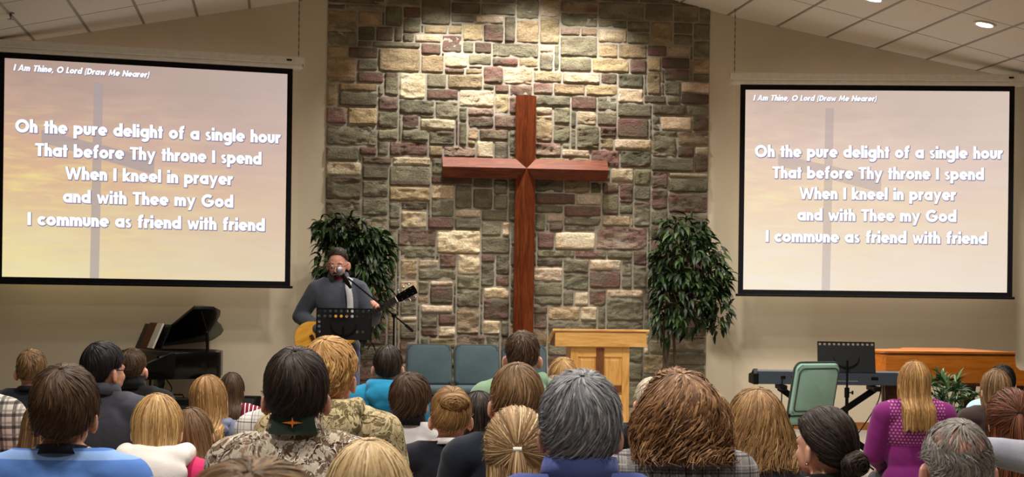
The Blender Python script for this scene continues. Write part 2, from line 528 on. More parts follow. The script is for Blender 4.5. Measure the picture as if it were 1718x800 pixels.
for (i0, j0, i1, j1, ty) in rects:
    x0, x1 = SX0 + i0 * CELL, SX0 + i1 * CELL; z0, z1 = SZ0 + j0 * CELL, SZ0 + j1 * CELL
    if z0 > ceil_z((x0 + x1) / 2) + 0.05 or x1 - x0 < 0.03 or z1 - z0 < 0.03: continue
    g = rs.uniform(0.0025, 0.0045)
    x0 += g; x1 -= g; z0 += g; z1 -= g
    nu = max(5, int((x1 - x0) / 0.016)); nw = max(5, int((z1 - z0) / 0.014))
    u = np.linspace(-1, 1, nu); w = np.linspace(-1, 1, nw); U, W = np.meshgrid(u, w, indexing='ij')
    U = np.sign(U) * np.abs(U) ** 0.72; W = np.sign(W) * np.abs(W) ** 0.72
    hx, hz = (x1 - x0) / 2, (z1 - z0) / 2; sd = rs.randrange(10 ** 6)
    ex = (1 - np.abs(U)) * hx; ez = (1 - np.abs(W)) * hz; e = np.minimum(ex, ez)
    rnd = np.clip((np.abs(U) ** 6) * (np.abs(W) ** 6), 0, 1)
    X = (x0 + x1) / 2 + U * hx * (1 - 0.05 * rnd * min(1, hz / hx)); Z = (z0 + z1) / 2 + W * hz * (1 - 0.07 * rnd)
    wob = (fbm(X * 18, Z * 18, sd) - 0.45) * 0.012
    X = X + wob * (np.abs(U) > 0.98); Z = Z + wob * (np.abs(W) > 0.98)
    edge = 1 - np.exp(-e / 0.006)
    rough = (fbm(X * 9, Z * 17, sd + 5, 4) - 0.45) * 0.05 - np.abs(fbm(X * 13, Z * 30, sd + 9) - 0.44) * 0.07 - np.abs(fbm(X * 30, Z * 55, sd + 14, 2) - 0.38) * 0.025
    D = 0.006 + edge * (rs.uniform(0.022, 0.038) + rough * (1.0 if rs.random() < 0.8 else 0.35))
    D = np.where(e < 1e-6, -0.004, np.maximum(D, 0.003))
    VV.append(np.stack([X, YW - D, Z], -1).reshape(-1, 3))
    a, b = PAL[ty]; k = rs.uniform(0.86, 1.12); tint = [rs.uniform(0.985, 1.015) for _ in range(3)]
    a = np.array([lin(c * k * q) for c, q in zip(a, tint)]); b = np.array([lin(c * k * q) for c, q in zip(b, tint)])
    mixf = np.clip((fbm(X * 6 + 3, Z * 11, sd + 21) - 0.36) * 5, 0, 1)
    if ty in 'GT' and rs.random() < 0.28:          # reddish seam along one edge
        seam = np.clip((np.abs(W + rs.choice((-1, 1)) * 0.95) < 0.45) * (fbm(X * 12, Z * 12, sd + 40) + 0.2), 0, 1)
        b = b * (1 - 0.0); col = a + (b - a) * mixf[..., None]
        col = col + (np.array([lin(98), lin(68), lin(66)]) - col) * (seam * 0.7)[..., None]
    else:
        col = a + (b - a) * mixf[..., None]
    CC.append(np.concatenate([col, np.ones(col.shape[:2] + (1,))], -1).reshape(-1, 4))
    ii, jj = np.meshgrid(np.arange(nu - 1), np.arange(nw - 1), indexing='ij'); base = nv + ii * nw + jj
    QQ.append(np.stack([base, base + nw, base + nw + 1, base + 1], -1).reshape(-1, 4)); nv += nu * nw
me = fast_mesh('trim_stone', np.concatenate(VV), np.concatenate(QQ))
ca = me.color_attributes.new('tone', 'FLOAT_COLOR', 'POINT'); ca.data.foreach_set('color', np.concatenate(CC).astype(np.float32).ravel())
t = NT('ledgestone'); at_ = t.node('ShaderNodeAttribute', attribute_name='tone'); v = t.coord()
n1 = t.noise(v, 45, 5, 0.65); n2 = t.noise(v, 9, 3)
c = t.mix(1.0, at_.outputs['Color'], t.ramp(n1, [(0.25, (0.62, 0.62, 0.62, 1)), (0.5, (1, 1, 1, 1)), (0.75, (1.25, 1.22, 1.15, 1))]), 'MULTIPLY')
t.base(t.mix(t.math('MULTIPLY', n2, 0.25), c, rgb(120, 108, 84))); t.bump(t.math('ADD', n1, t.math('MULTIPLY', t.noise(t.coord(scale=(1, 1, 2.4)), 22, 5, 0.7, 0.6), 1.6)), 0.8, 0.02); M_STONE = t.surf(0.9, 0, 0.25)
M_MORTAR = plain('mortar', rgb(158, 152, 140), 0.95, spec=0.1, vary=0.1, scale=40, bump=0.3)
stone = empty('wall_stone'); struct(stone)
link_mesh('stones', me, M_STONE, stone)
m = MB(); V = [(SX0, YW - 0.008, SZ0), (SX1, YW - 0.008, SZ0), (SX1, YW - 0.008, ceil_z(SX1)), (RIDGE_X, YW - 0.008, RIDGE_Z), (SX0, YW - 0.008, ceil_z(SX0))]
W = [(x, YW - 0.0005, z) for x, y, z in V]; m.face(V); m.face(W[::-1])
for i in range(5):
    j = (i + 1) % 5; m.face([V[i], W[i], W[j], V[j]])
bmesh.ops.recalc_face_normals(m.bm, faces=m.bm.faces); m.build('mortar', M_MORTAR, stone)

# ------------------------------------------------------------------ wooden cross, each beam ridged along its middle and mitred at the joint
M_CROSS_V = wood('cross_wood_upright', rgb(58, 22, 8), rgb(96, 42, 16), rgb(128, 64, 28), (9, 9, 0.9), 0.45, 3, 0.25)
M_CROSS_H = wood('cross_wood_beam', rgb(70, 26, 10), rgb(108, 48, 20), rgb(140, 72, 34), (0.9, 9, 9), 0.45, 3, 0.25)
CXX, CZZ, CYY = 2.622, 2.885, YW - 0.125
cross = empty('wooden_cross', (CXX, CYY, CZZ)); tag(cross, 'large dark reddish wooden cross mounted on the stone wall', 'cross')


def cross_arm(m, d, L, w=0.108, h=0.085, back=0.05):
    """one arm along d=(dx,dz); ridge to the front, mitred to the centre"""
    dx, dz = d; px, pz = -dz, dx

    def P(a, b, y): return (dx * a + px * b, y, dz * a + pz * b)
    L0, L1, L2 = P(w, w, 0), P(L, w, 0), P(L, 0, -h)
    R0, R1, O = P(w, -w, 0), P(L, -w, 0), (0, -h, 0)
    m.face([L0, O, L2, L1]); m.face([R0, R1, L2, O])
    B = [P(w, w, back), P(L, w, back), P(L, -w, back), P(w, -w, back), (0, back, 0)]
    m.face([L0, L1, B[1], B[0]]); m.face([R1, R0, B[3], B[2]]); m.face([L1, L2, R1, B[2], B[1]]); m.face(B)


m = MB(); cross_arm(m, (0, 1), 3.672 - CZZ); cross_arm(m, (0, -1), CZZ - 0.55); bmesh.ops.recalc_face_normals(m.bm, faces=m.bm.faces); m.build('upright', M_CROSS_V, cross)
m = MB(); cross_arm(m, (-1, 0), CXX - 1.722); cross_arm(m, (1, 0), 3.515 - CXX); bmesh.ops.recalc_face_normals(m.bm, faces=m.bm.faces); m.build('crossbeam', M_CROSS_H, cross)

# ------------------------------------------------------------------ lettering of a heavy geometric sans drawn as pen strokes
TW, XH, ASC, DSC = 0.25, 0.72, 1.04, -0.30
R_ = (XH - TW) / 2


def arc(cx, cy, rx, a0, a1, n=20, ry=None):
    ry = rx if ry is None else ry
    return [(cx + rx * math.cos(math.radians(a0 + (a1 - a0) * k / n)), cy + ry * math.sin(math.radians(a0 + (a1 - a0) * k / n))) for k in range(n + 1)]


def glyph(ch):
    """pen strokes and advance width; stroke = (points, width)"""
    h = TW / 2; r = R_; c = XH / 2; ring = arc(h + r, c, r, 0, 360, 32); S = []; bow = 2 * r + TW

    def st(p, w=TW): S.append((p, w))
    if ch == 'o': st(ring); a = bow
    elif ch == 'O': st(arc(0.52, 0.5, 0.52 - h, 0, 360, 40)); a = 1.04
    elif ch in 'adgpqb':
        st(ring); x = 2 * r + h if ch in 'adgq' else h
        if ch == 'a': st([(x, 0), (x, XH)])
        if ch == 'd': st([(x, 0), (x, ASC)])
        if ch == 'b': st([(x, 0), (x, ASC)])
        if ch == 'p': st([(x, DSC), (x, XH)])
        if ch == 'g':
            st([(x, XH), (x, -0.02)] + arc(h + r, -0.02, r, 0, -140, 16, 0.19))
        a = bow
    elif ch == 'e': st(arc(h + r, c, r, 2, 318, 28)); st([(0.06, c - 0.02), (2 * r + TW - 0.02, c - 0.02)], 0.13); a = bow - 0.02
    elif ch == 'c': st(arc(h + r, c, r, 42, 318, 26)); a = bow - 0.1
    elif ch in 'hnmr':
        st([(h, 0), (h, ASC if ch == 'h' else XH)]); q = 0.17; yt = XH - h
        if ch == 'r': st(arc(h + 0.2, yt - 0.2, 0.2, 175, 62, 10)); a = 0.44
        else:
            st([(h, yt - q)] + arc(h + q, yt - q, q, 180, 0, 14) + [(h + 2 * q, 0)]); a = 2 * q + TW
            if ch == 'm': st([(h + 2 * q, yt - q)] + arc(h + 3 * q, yt - q, q, 180, 0, 14) + [(h + 4 * q, 0)]); a = 4 * q + TW
    elif ch == 'u':
        q = 0.17; st([(h, XH)] + [(h, h + q)] + arc(h + q, h + q, q, 180, 360, 14) + [(h + 2 * q, XH)]); a = 2 * q + TW
    elif ch == 't': st([(0.2, 0), (0.2, 0.95)]); st([(0, XH - 0.085), (0.4, XH - 0.085)], 0.17); a = 0.4
    elif ch == 'f': st([(0.2, 0), (0.2, 0.74)] + arc(0.41, 0.78, 0.21, 180, 78, 10, 0.17)); st([(0.02, XH - 0.10), (0.42, XH - 0.10)], 0.15); a = 0.46
    elif ch == 'l': st([(h, 0), (h, ASC)]); a = TW
    elif ch == 'i': st([(h, 0), (h, XH)]); st([(h, 0.80), (h, 1.03)], 0.23); a = TW
    elif ch == 'I': st([(h, 0), (h, 1)]); a = TW
    elif ch == 'k': st([(h, 0), (h, ASC)]); st([(0.17, 0.33), (0.52, XH)], 0.2); st([(0.2, 0.36), (0.55, 0)], 0.22); a = 0.62
    elif ch == 'y': st([(0.1, XH), (0.36, 0.1)], 0.2); st([(0.6, XH), (0.22, DSC)], 0.2); a = 0.70
    elif ch == 'w': st([(0.1, XH), (0.28, 0), (0.47, XH * 0.92), (0.66, 0), (0.84, XH)], 0.185); a = 0.94
    elif ch == 'W': st([(0.1, 1), (0.36, 0), (0.62, 0.93), (0.88, 0), (1.14, 1)], 0.2); a = 1.24
    elif ch == 's':
        st(arc(0.24, 0.50, 0.13, 35, 270, 14, 0.115) + arc(0.24, 0.20, 0.135, 90, -145, 14, 0.115), 0.175); a = 0.47
    elif ch == 'T': st([(0.34, 0), (0.34, 1)]); st([(0, 0.905), (0.68, 0.905)], 0.19); a = 0.68
    elif ch == 'L': st([(h, 0), (h, 1)]); st([(0, 0.095), (0.5, 0.095)], 0.19); a = 0.5
    elif ch == 'A': st([(0.09, 0), (0.43, 1), (0.77, 0)], 0.2); st([(0.2, 0.27), (0.66, 0.27)], 0.17); a = 0.86
    elif ch == 'N': st([(h, 0), (h, 1)]); st([(0.72, 0), (0.72, 1)]); st([(0.1, 0.9), (0.72, 0.1)], 0.21); a = 0.82
    elif ch == 'M': st([(0.1, 0), (0.2, 1), (0.52, 0.15), (0.84, 1), (0.94, 0)], 0.2); a = 1.04
    elif ch == 'D': st([(h, 0), (h, 1)]); st([(h, 1 - h), (0.3, 1 - h)] + arc(0.3, 0.5, 0.5 - h, 90, -90, 20) + [(h, h)]); a = 0.8
    elif ch == 'G': st(arc(0.52, 0.5, 0.52 - h, 48, 355, 32)); st([(0.54, 0.46), (1.0, 0.46)], 0.18); a = 1.03
    elif ch == ',': st([(0.17, 0.2), (0.06, -0.16)], 0.17); a = 0.26
    elif ch == '(': st(arc(0.52, 0.42, 0.42, 138, 222, 14, 0.88), 0.16); a = 0.3
    elif ch == ')': st(arc(-0.22, 0.42, 0.42, 42, -42, 14, 0.88), 0.16); a = 0.3
    else: a = 0.3
    return S, a


def text_mesh(lines, slant_of, y, grow=0.0, shift=(0, 0)):
    """lines: (text, u0, u1, baseline v, cap height); returns mesh in the picture's own metres, x right, z up"""
    V, Q = [], []
    for (txt, u0, u1, base, cap) in lines:
        sl = slant_of(txt); x = 0.0; strokes = []
        for ch in txt:
            if ch == ' ':
                x += 0.43; continue
            S, a = glyph(ch)
            for p, w in S: strokes.append(([(px + x, py) for px, py in p], w))
            x += a + 0.038
        k = (u1 - u0) / (x - 0.038)
        segs = []
        for p, w in strokes:
            if len(p) <= 5 and any(abs(p[i][0] - p[i + 1][0]) > 1e-6 and abs(p[i][1] - p[i + 1][1]) > 1e-6 for i in range(len(p) - 1)):
                for i in range(len(p) - 1):
                    (ax, ay), (bx, by) = p[i], p[i + 1]
                    if ay > by: (ax, ay), (bx, by) = (bx, by), (ax, ay)
                    L = math.hypot(bx - ax, by - ay); hw = (w / 2 + grow) * L / max(by - ay, 0.3)
                    g = grow; sx = (bx - ax) / (by - ay) * g
                    ids = []
                    for qx, qy in ((ax - hw - sx, ay - g), (ax + hw - sx, ay - g), (bx + hw + sx, by + g), (bx - hw + sx, by + g)):
                        V.append((u0 + (qx + sl * qy) * k + shift[0], y, base + qy * cap + shift[1])); ids.append(len(V) - 1)
                    Q.append(tuple(ids))
            else:
                segs.append((p, w))
        strokes = segs
        for p, w in strokes:
            n = len(p); hw = w / 2 + grow
            closed = math.hypot(p[0][0] - p[-1][0], p[0][1] - p[-1][1]) < 1e-6
            ids = []
            for i, (px, py) in enumerate(p):
                if closed: a_, b_ = p[(i - 1) % (n - 1)], p[(i + 1) % (n - 1)]
                else: a_, b_ = p[max(i - 1, 0)], p[min(i + 1, n - 1)]
                tx, ty = b_[0] - a_[0], b_[1] - a_[1]; L = math.hypot(tx, ty) or 1; tx /= L; ty /= L
                ex, ey = 0, 0
                if not closed and grow and i in (0, n - 1):
                    sg = -1 if i == 0 else 1; ex, ey = tx * grow * sg, ty * grow * sg
                mit = 1.0
                for sg in (1, -1):
                    qx = px + ex - ty * hw * sg * mit; qy = py + ey + tx * hw * sg * mit
                    V.append((u0 + (qx + sl * qy) * k + shift[0], y, base + qy * cap + shift[1])); ids.append(len(V) - 1)
            for i in range(n - 1):
                Q.append((ids[2 * i], ids[2 * i + 1], ids[2 * i + 3], ids[2 * i + 2]))
    return fast_mesh('text', V, Q)


IW, IH = 2.826, 2.165
LINES = [("I Am Thine, O Lord (Draw Me Nearer)", 0.083, 1.404, -0.118, 0.062), ("Oh the pure delight of a single hour", 0.108, 2.763, -0.728, 0.128),
         ("That before Thy throne I spend", 0.300, 2.565, -0.957, 0.128), ("When I kneel in prayer", 0.591, 2.271, -1.180, 0.128),
         ("and with Thee my God", 0.574, 2.277, -1.412, 0.128), ("I commune as friend with friend", 0.236, 2.609, -1.647, 0.128)]
SLANT = lambda s: 0.22 if s.startswith('I Am') else 0.0


def emit(name, c, e):
    t = NT(name); t.base((0.02, 0.02, 0.02, 1)); t.b.inputs['Emission Color'].default_value = c; t.b.inputs['Emission Strength'].default_value = e
    return t.surf(0.9, 0, 0.0)


def picture_mat(name, stops, pale, cool, depth):
    """sunset sky with a leaning cross against it, thrown on the screen"""
    t = NT(name); sx = t.sep(t.coord()); u, z = sx[0], sx[2]
    vy = t.math('DIVIDE', z, -IH)
    vec = t.coord(scale=(0.9, 1, 3.2), rot=(0, 0.12, 0)); n = t.noise(vec, 1.5, 5, 0.6, 0.5); n2 = t.noise(t.coord(scale=(0.8, 1, 4.5), rot=(0, -0.2, 0)), 2.6, 5, 0.6, 0.3)
    f = t.math('ADD', vy, t.math('MULTIPLY', t.math('SUBTRACT', n, 0.5), 0.45)); f = t.math('ADD', f, t.math('MULTIPLY', t.math('DIVIDE', u, IW), -0.13))
    sky = t.ramp(f, stops)
    left = t.math('SUBTRACT', 1.0, t.math('DIVIDE', u, IW), None, True)
    streak = t.math('MULTIPLY', t.math('MULTIPLY', t.math('SUBTRACT', n2, 0.47, None, True), 3.6, None, True), t.math('ADD', t.math('MULTIPLY', left, 0.75), 0.2))
    streak = t.math('MULTIPLY', streak, t.math('MULTIPLY', t.math('SUBTRACT', vy, 0.12, None, True), 3.0, None, True))
    sky = t.mix(streak, sky, pale)

    sky = t.mix(t.math('MULTIPLY', t.math('DIVIDE', u, IW), 0.45), sky, cool)

    def band(val, lo, hi): return t.math('MULTIPLY', t.math('GREATER_THAN', val, lo), t.math('LESS_THAN', val, hi))
    lean = t.math('ADD', u, t.math('MULTIPLY', vy, 0.02))
    vert = t.math('MULTIPLY', band(lean, 0.865, 0.955), band(vy, 0.09, 1.2))
    s2 = t.math('ADD', z, t.math('MULTIPLY', t.math('SUBTRACT', u, 0.35), 0.235))
    wid = t.math('ADD', 0.055, t.math('MULTIPLY', u, 0.02))
    arm = t.math('MULTIPLY', t.math('LESS_THAN', t.math('ABSOLUTE', t.math('ADD', s2, 0.755)), wid), band(u, 0.36, 1.47))
    cr = t.math('MAXIMUM', vert, arm)
    full = t.mix(t.math('MULTIPLY', cr, depth), sky, rgb(172, 160, 164))
    t.base((0.02, 0.02, 0.02, 1)); t.link(full, t.b.inputs['Emission Color']); t.b.inputs['Emission Strength'].default_value = SCREEN_E
    return t.surf(0.9, 0, 0.0)


PIC_L = picture_mat('picture_left', [(0.0, rgb(178, 152, 138)), (0.25, rgb(206, 170, 152)), (0.48, rgb(224, 184, 146)), (0.72, rgb(232, 208, 162)), (1.0, rgb(238, 224, 176))], rgb(246, 226, 146), rgb(218, 200, 196), 0.72)
PIC_R = picture_mat('picture_right', [(0.0, rgb(206, 182, 166)), (0.25, rgb(230, 202, 186)), (0.5, rgb(242, 214, 182)), (0.75, rgb(246, 228, 204)), (1.0, rgb(250, 238, 220))], rgb(252, 234, 186), rgb(226, 210, 204), 0.48)
M_LYR = emit('lyric_white', (1, 0.99, 1, 1), 1.15)
M_LYS = emit('lyric_shade', rgb(150, 142, 178), 0.75)
M_BLACK = plain('screen_black', rgb(14, 13, 18), 0.75, spec=0.2)
M_CASE = plain('case_white', rgb(232, 228, 220), 0.45)
M_STEEL = plain('steel', rgb(120, 116, 108), 0.35, 0.9)


def wing_point(side, x, y, off):
    n = NL if side == 'L' else NR; p0 = np.array([FOLD_L if side == 'L' else FOLD_R, YW, 0]) + n * off
    return on_plane(x, y, p0, n)


def projection_screen(side, px, label, caselabel, flip):
    tl = wing_point(side, px[0], px[1], 0.42); tr = wing_point(side, px[2], px[3], 0.42)
    ang = TH if side == 'L' else -TH
    z1 = (tl.z + tr.z) / 2
    c = (tl + tr) / 2; w = (Vector((tr.x, tr.y, 0)) - Vector((tl.x, tl.y, 0))).length; k = w / IW
    root = empty('projection_screen', (tl.x, tl.y, z1), ang); tag(root, label, 'projection screen')
    root.scale = (k, 1, k)
    b = 0.056
    m = MB(); m.box((IW / 2, 0.012, -IH / 2), (IW, 0.004, IH)); m.build('picture', PIC_L if side == 'L' else PIC_R, root)
    m = MB()
    for cc, ss in (((-b / 2, 0.01, -IH / 2), (b, 0.008, IH + 2 * b)), ((IW + b / 2, 0.01, -IH / 2), (b, 0.008, IH + 2 * b)),
                   ((IW / 2, 0.01, b / 2), (IW, 0.008, b)), ((IW / 2, 0.01, -IH - b / 2), (IW, 0.008, b))): m.box(cc, ss)
    m.build('black_border', M_BLACK, root)
    m = MB(); m.tube([(-b - 0.025, 0.008, -IH - b * 1.05), (IW + b + 0.025, 0.008, -IH - b * 1.05)], 0.014, 10); m.build('bottom_bar', M_BLACK, root, True)
    for ln in LINES:
        o = link_mesh('title_line' if SLANT(ln[0]) else 'lyric_line', text_mesh([ln], SLANT, 0.0065), M_LYR, root, False)
        link_mesh('line_shadow', text_mesh([ln], SLANT, 0.0085, 0.04, (0.004, -0.005)), M_LYS, o, False)
    cw = IW + 2 * b + 0.22
    cs = MB(); cs.box((IW / 2, 0.03, b + 0.085), (cw, 0.15, 0.075), 0.008); cs.box((IW / 2, 0.035, b + 0.03), (cw - 0.01, 0.13, 0.055), 0.02)
    case = cs.build('case', M_CASE, root)
    m = MB(); m.box((IW + b - 0.05, -0.048, b + 0.085), (0.055, 0.006, 0.018), 0.002); m.build('badge', M_BLACK, case)
    for ex in (IW / 2 - cw / 2, IW / 2 + cw / 2):
        e = MB(); e.box((ex, 0.03, b + 0.075), (0.012, 0.155, 0.12), 0.004); e.build('end_cap', M_CASE, case)
    for ex in (-0.12, IW + 0.12):                  # a chain at each end up to the ceiling
        wp = Vector((tl.x, tl.y, 0)) + Vector((math.cos(ang), math.sin(ang), 0)) * ex * k
        zt = (ceil_z(wp.x) - z1) / k
        if zt > b + 0.15:
            ch = MB(); n = int((zt - b - 0.11) / 0.035)
            for q in range(n):
                zz = b + 0.12 + q * (zt - b - 0.12) / n
                ch.box((ex, 0.03, zz + 0.017), (0.012 if q % 2 else 0.004, 0.004 if q % 2 else 0.012, 0.04), 0.0015, seg=1)
            ch.build('hanging_chain', M_STEEL, root)
    return root


projection_screen('L', (8, 95, 482.5, 126), 'wide projection screen of song lyrics on the wall above the black piano', '', False)
projection_screen('R', (1251, 152, 1694, 151.5), 'paler projection screen of song lyrics on the wall above the electric keyboard', '', True)

# small fittings in the ceiling
sp = on_plane(18, 22, (RIDGE_X, 0, RIDGE_Z), (-PITCH, 0, 1.0))
root = empty('sprinkler_head', sp); tag(root, 'small metal sprinkler head hanging from the ceiling above the left screen', 'sprinkler')
MB().lathe([(0.035, -0.001), (0.035, -0.006), (0.012, -0.008), (0.012, -0.03)], n=14).build('escutcheon', M_STEEL, root, True)
MB().lathe([(0.006, -0.03), (0.006, -0.055), (0.03, -0.056), (0.03, -0.059)], n=14).build('deflector', M_STEEL, root, True)

# ------------------------------------------------------------------ furniture and instruments
M_LACQ = plain('black_lacquer', rgb(7, 7, 8), 0.14, spec=0.28, vary=0.0)
M_BMETAL = plain('black_metal', rgb(9, 9, 10), 0.5, spec=0.14)
M_CHROME = plain('chrome', rgb(205, 205, 205), 0.2, 1.0)
M_PINE = wood('lectern_wood', rgb(186, 128, 58), rgb(226, 172, 96), rgb(240, 196, 124), (0.9, 5, 5), 0.42, 2.4)
M_PINE_V = wood('lectern_wood_upright', rgb(184, 126, 58), rgb(222, 168, 92), rgb(238, 192, 120), (5, 5, 0.9), 0.42, 2.4)
M_MAHOG = wood('inlaid_dark_wood', rgb(78, 40, 18), rgb(116, 66, 32), rgb(140, 84, 42), (5, 5, 1), 0.45, 3)
M_HONEY = wood('honey_case_wood', rgb(160, 84, 20), rgb(200, 116, 34), rgb(220, 138, 52), (0.7, 6, 6), 0.3, 2)
M_DKLEG = wood('dark_leg_wood', rgb(44, 20, 10), rgb(72, 34, 18), rgb(96, 48, 24), (6, 6, 0.8), 0.4, 3)
M_TEAL = fabric('teal_upholstery', rgb(66, 82, 88), 0.07)
M_GREEN = fabric('green_upholstery', rgb(150, 190, 174), 0.07)
M_PIPING = plain('charcoal_piping', rgb(52, 58, 56), 0.7)
M_WHITE = plain('white_paper', rgb(232, 228, 220), 0.8)
M_IVORY = plain('ivory_keys', rgb(235, 230, 215), 0.35)

# --- lectern
p = on_z(1003, 190, STAGE_Z)
lect = empty('lectern', p, -0.065); tag(lect, 'light wooden lectern with a dark inlaid cross on its panelled front', 'lectern')
H = 0.965
m = MB()
for x in (-0.225, 0.225): m.box((x, -0.19, H / 2), (0.066, 0.024, H), 0.003)
m.build('front_stile', M_PINE_V, lect)
m = MB()
for z, h in ((H - 0.045, 0.09), (0.52, 0.05), (0.06, 0.12)): m.box((0, -0.189, z), (0.386, 0.022, h), 0.003)
m.build('front_rail', M_PINE, lect)
for x in (-0.108, 0.108):
    for z0, z1 in ((0.545, H - 0.09), (0.12, 0.495)):
        zc, hh = (z0 + z1) / 2, z1 - z0
        m = MB(); m.box((x, -0.184, zc), (0.17, 0.01, hh)); m.box((x, -0.190, zc), (0.125, 0.012, hh - 0.05), 0.006); m.build('raised_panel', M_PINE_V, lect)
m = MB(); m.box((0, -0.199, 0.56), (0.068, 0.022, 0.80 - 0.02), 0.003); m.box((0, -0.1985, 0.60), (0.385, 0.02, 0.06), 0.003); m.build('inlaid_cross', M_MAHOG, lect)
m = MB()
for x in (-0.246, 0.246): m.box((x, 0.01, H / 2), (0.022, 0.38, H), 0.003)
m.build('side_panel', M_PINE_V, lect)
m = MB(); m.box((0, 0.02, 0.45), (0.47, 0.34, 0.02), 0.002); m.box((0, 0.0, 0.03), (0.50, 0.40, 0.06), 0.004); m.build('shelf', M_PINE, lect)
m = MB(); m.box((0, -0.235, H + 0.062), (0.80, 0.022, 0.124), 0.003)
m.build('apron', M_PINE, lect)
m = MB()
for x in (-0.389, 0.389):
    t_ = [(-0.224, H), (0.22, H), (0.22, H + 0.02), (-0.224, H + 0.122)]
    m.prism(t_, -0.011, 0.011, 0.0, Matrix.Translation((x, 0, 0)) @ Matrix(((0, 0, 1, 0), (1, 0, 0, 0), (0, 1, 0, 0), (0, 0, 0, 1))))
m.build('top_side', M_MAHOG, lect)
rot = Matrix.Rotation(-math.atan2(0.10, 0.44), 3, 'X')
m = MB(); m.box((0, 0.0, H + 0.085), (0.846, 0.53, 0.02), 0.004, rot=rot); m.build('sloping_top', M_PINE, lect)
m = MB(); m.box((0, 0.235, H + 0.045), (0.70, 0.02, 0.03), 0.003); m.build('book_ledge', M_PINE, lect)


# --- padded stacking chairs
def rounded(w, h, r, n=6):
    P = []
    for cx, cy, a0 in ((w / 2 - r, h - r, 0), (-w / 2 + r, h - r, 90), (-w / 2 + r * .6, r * .6, 180), (w / 2 - r * .6, r * .6, 270)):
        rr = r if a0 < 180 else r * .6
        P += [(cx + rr * math.cos(math.radians(a0 + 90 * k / n)), cy + rr * math.sin(math.radians(a0 + 90 * k / n))) for k in range(n + 1)]
    return P


def padded_chair(fab, label, loc, rz, group=None):
    """faces local +y"""
    c = empty('padded_chair', loc, rz); tag(c, label, 'chair', group)
    Mb = Matrix.Translation((0, -0.19, 0.475)) @ Matrix.Rotation(math.radians(102), 4, 'X')
    m = MB(); m.prism(rounded(0.462, 0.42, 0.06), -0.035, 0.03, 0.022, Mb); b = m.build('backrest', fab, c, True)
    m = MB(); o = [(x, y) for x, y in rounded(0.472, 0.432, 0.062)]; pts = [Mb @ Vector((x, y - 0.006, -0.004)) for x, y in o]; m.tube(pts + [pts[0]], 0.009, 6, False); m.build('piping', M_PIPING, b, True)
    m = MB(); m.prism(rounded(0.41, 0.34, 0.05), 0.028, 0.036, 0.003, Mb @ Matrix.Translation((0, 0.04, 0))); m.build('rear_panel', fab, b, True)
    m = MB(); o = rounded(0.415, 0.345, 0.05); pts = [Mb @ Vector((x, y + 0.038, 0.034)) for x, y in o]; m.tube(pts + [pts[0]], 0.006, 6, False); m.build('rear_frame', M_PIPING, b, True)
    m = MB(); m.box((0, 0.05, 0.435), (0.47, 0.48, 0.085), 0.035, seg=3); m.build('seat', fab, c, True)
    m = MB()
    for x in (-0.215, 0.215): m.tube([(x, 0.25, 0.395), (x, -0.16, 0.395), (x, -0.20, 0.50), (x, -0.235, 0.66)], 0.011, 8)
    for y in (0.2, -0.12): m.tube([(-0.215, y, 0.39), (0.215, y, 0.39)], 0.009, 8)
    m.build('frame', M_BMETAL, c, True)
    for x, y, dx, dy in ((-0.215, 0.24, -.01, .03), (0.215, 0.24, .01, .03), (-0.215, -0.16, -.01, -.07), (0.215, -0.16, .01, -.07)):
        m = MB(); m.tube([(x, y, 0.40), (x + dx, y + dy, 0.012)], 0.011, 8); m.lathe([(0.014, 0.0), (0.016, 0.004), (0.014, 0.025)], (x + dx, y + dy, 0), 10); m.build('leg', M_BMETAL, c, True)
    return c


for x, lab in ((726, 'teal padded chair on the stage, closest to the music stand'), (809, 'teal padded chair in the middle of the three below the cross'), (892, 'teal padded chair closest to the lectern, mostly behind short-haired listener')):
    q = on_z(x, 163, STAGE_Z); padded_chair(M_TEAL, lab, (q.x, YW - 0.62, STAGE_Z), math.pi, 'empty chairs along the stone wall')
q = on_z(1333, 208, STAGE_Z); padded_chair(M_GREEN, 'green padded chair turned sideways in front of the keyboard', (q.x, q.y, STAGE_Z), math.radians(25))


# --- music stands
def perforated(m, w, h, nx, ny, hole, M, rad=0.3):
    cw, chh = w / nx, h / ny; bm = m.bm
    for i in range(nx):
        for j in range(ny):
            x0, y0 = -w / 2 + i * cw, j * chh
            C = [(x0, y0), (x0 + cw / 2, y0), (x0 + cw, y0), (x0 + cw, y0 + chh / 2), (x0 + cw, y0 + chh), (x0 + cw / 2, y0 + chh), (x0, y0 + chh), (x0, y0 + chh / 2)]
            if hole(i, j):
                r = min(cw, chh) * rad; cx, cy = x0 + cw / 2, y0 + chh / 2
                I = [(cx + r * math.cos(math.radians(225 + 45 * k)), cy + r * math.sin(math.radians(225 + 45 * k))) for k in range(8)]
                for k in range(8):
                    l = (k + 1) % 8
                    m.face([M @ Vector((*C[k], 0)), M @ Vector((*C[l], 0)), M @ Vector((*I[l], 0)), M @ Vector((*I[k], 0))])
            else:
                m.face([M @ Vector((*q, 0)) for q in C])


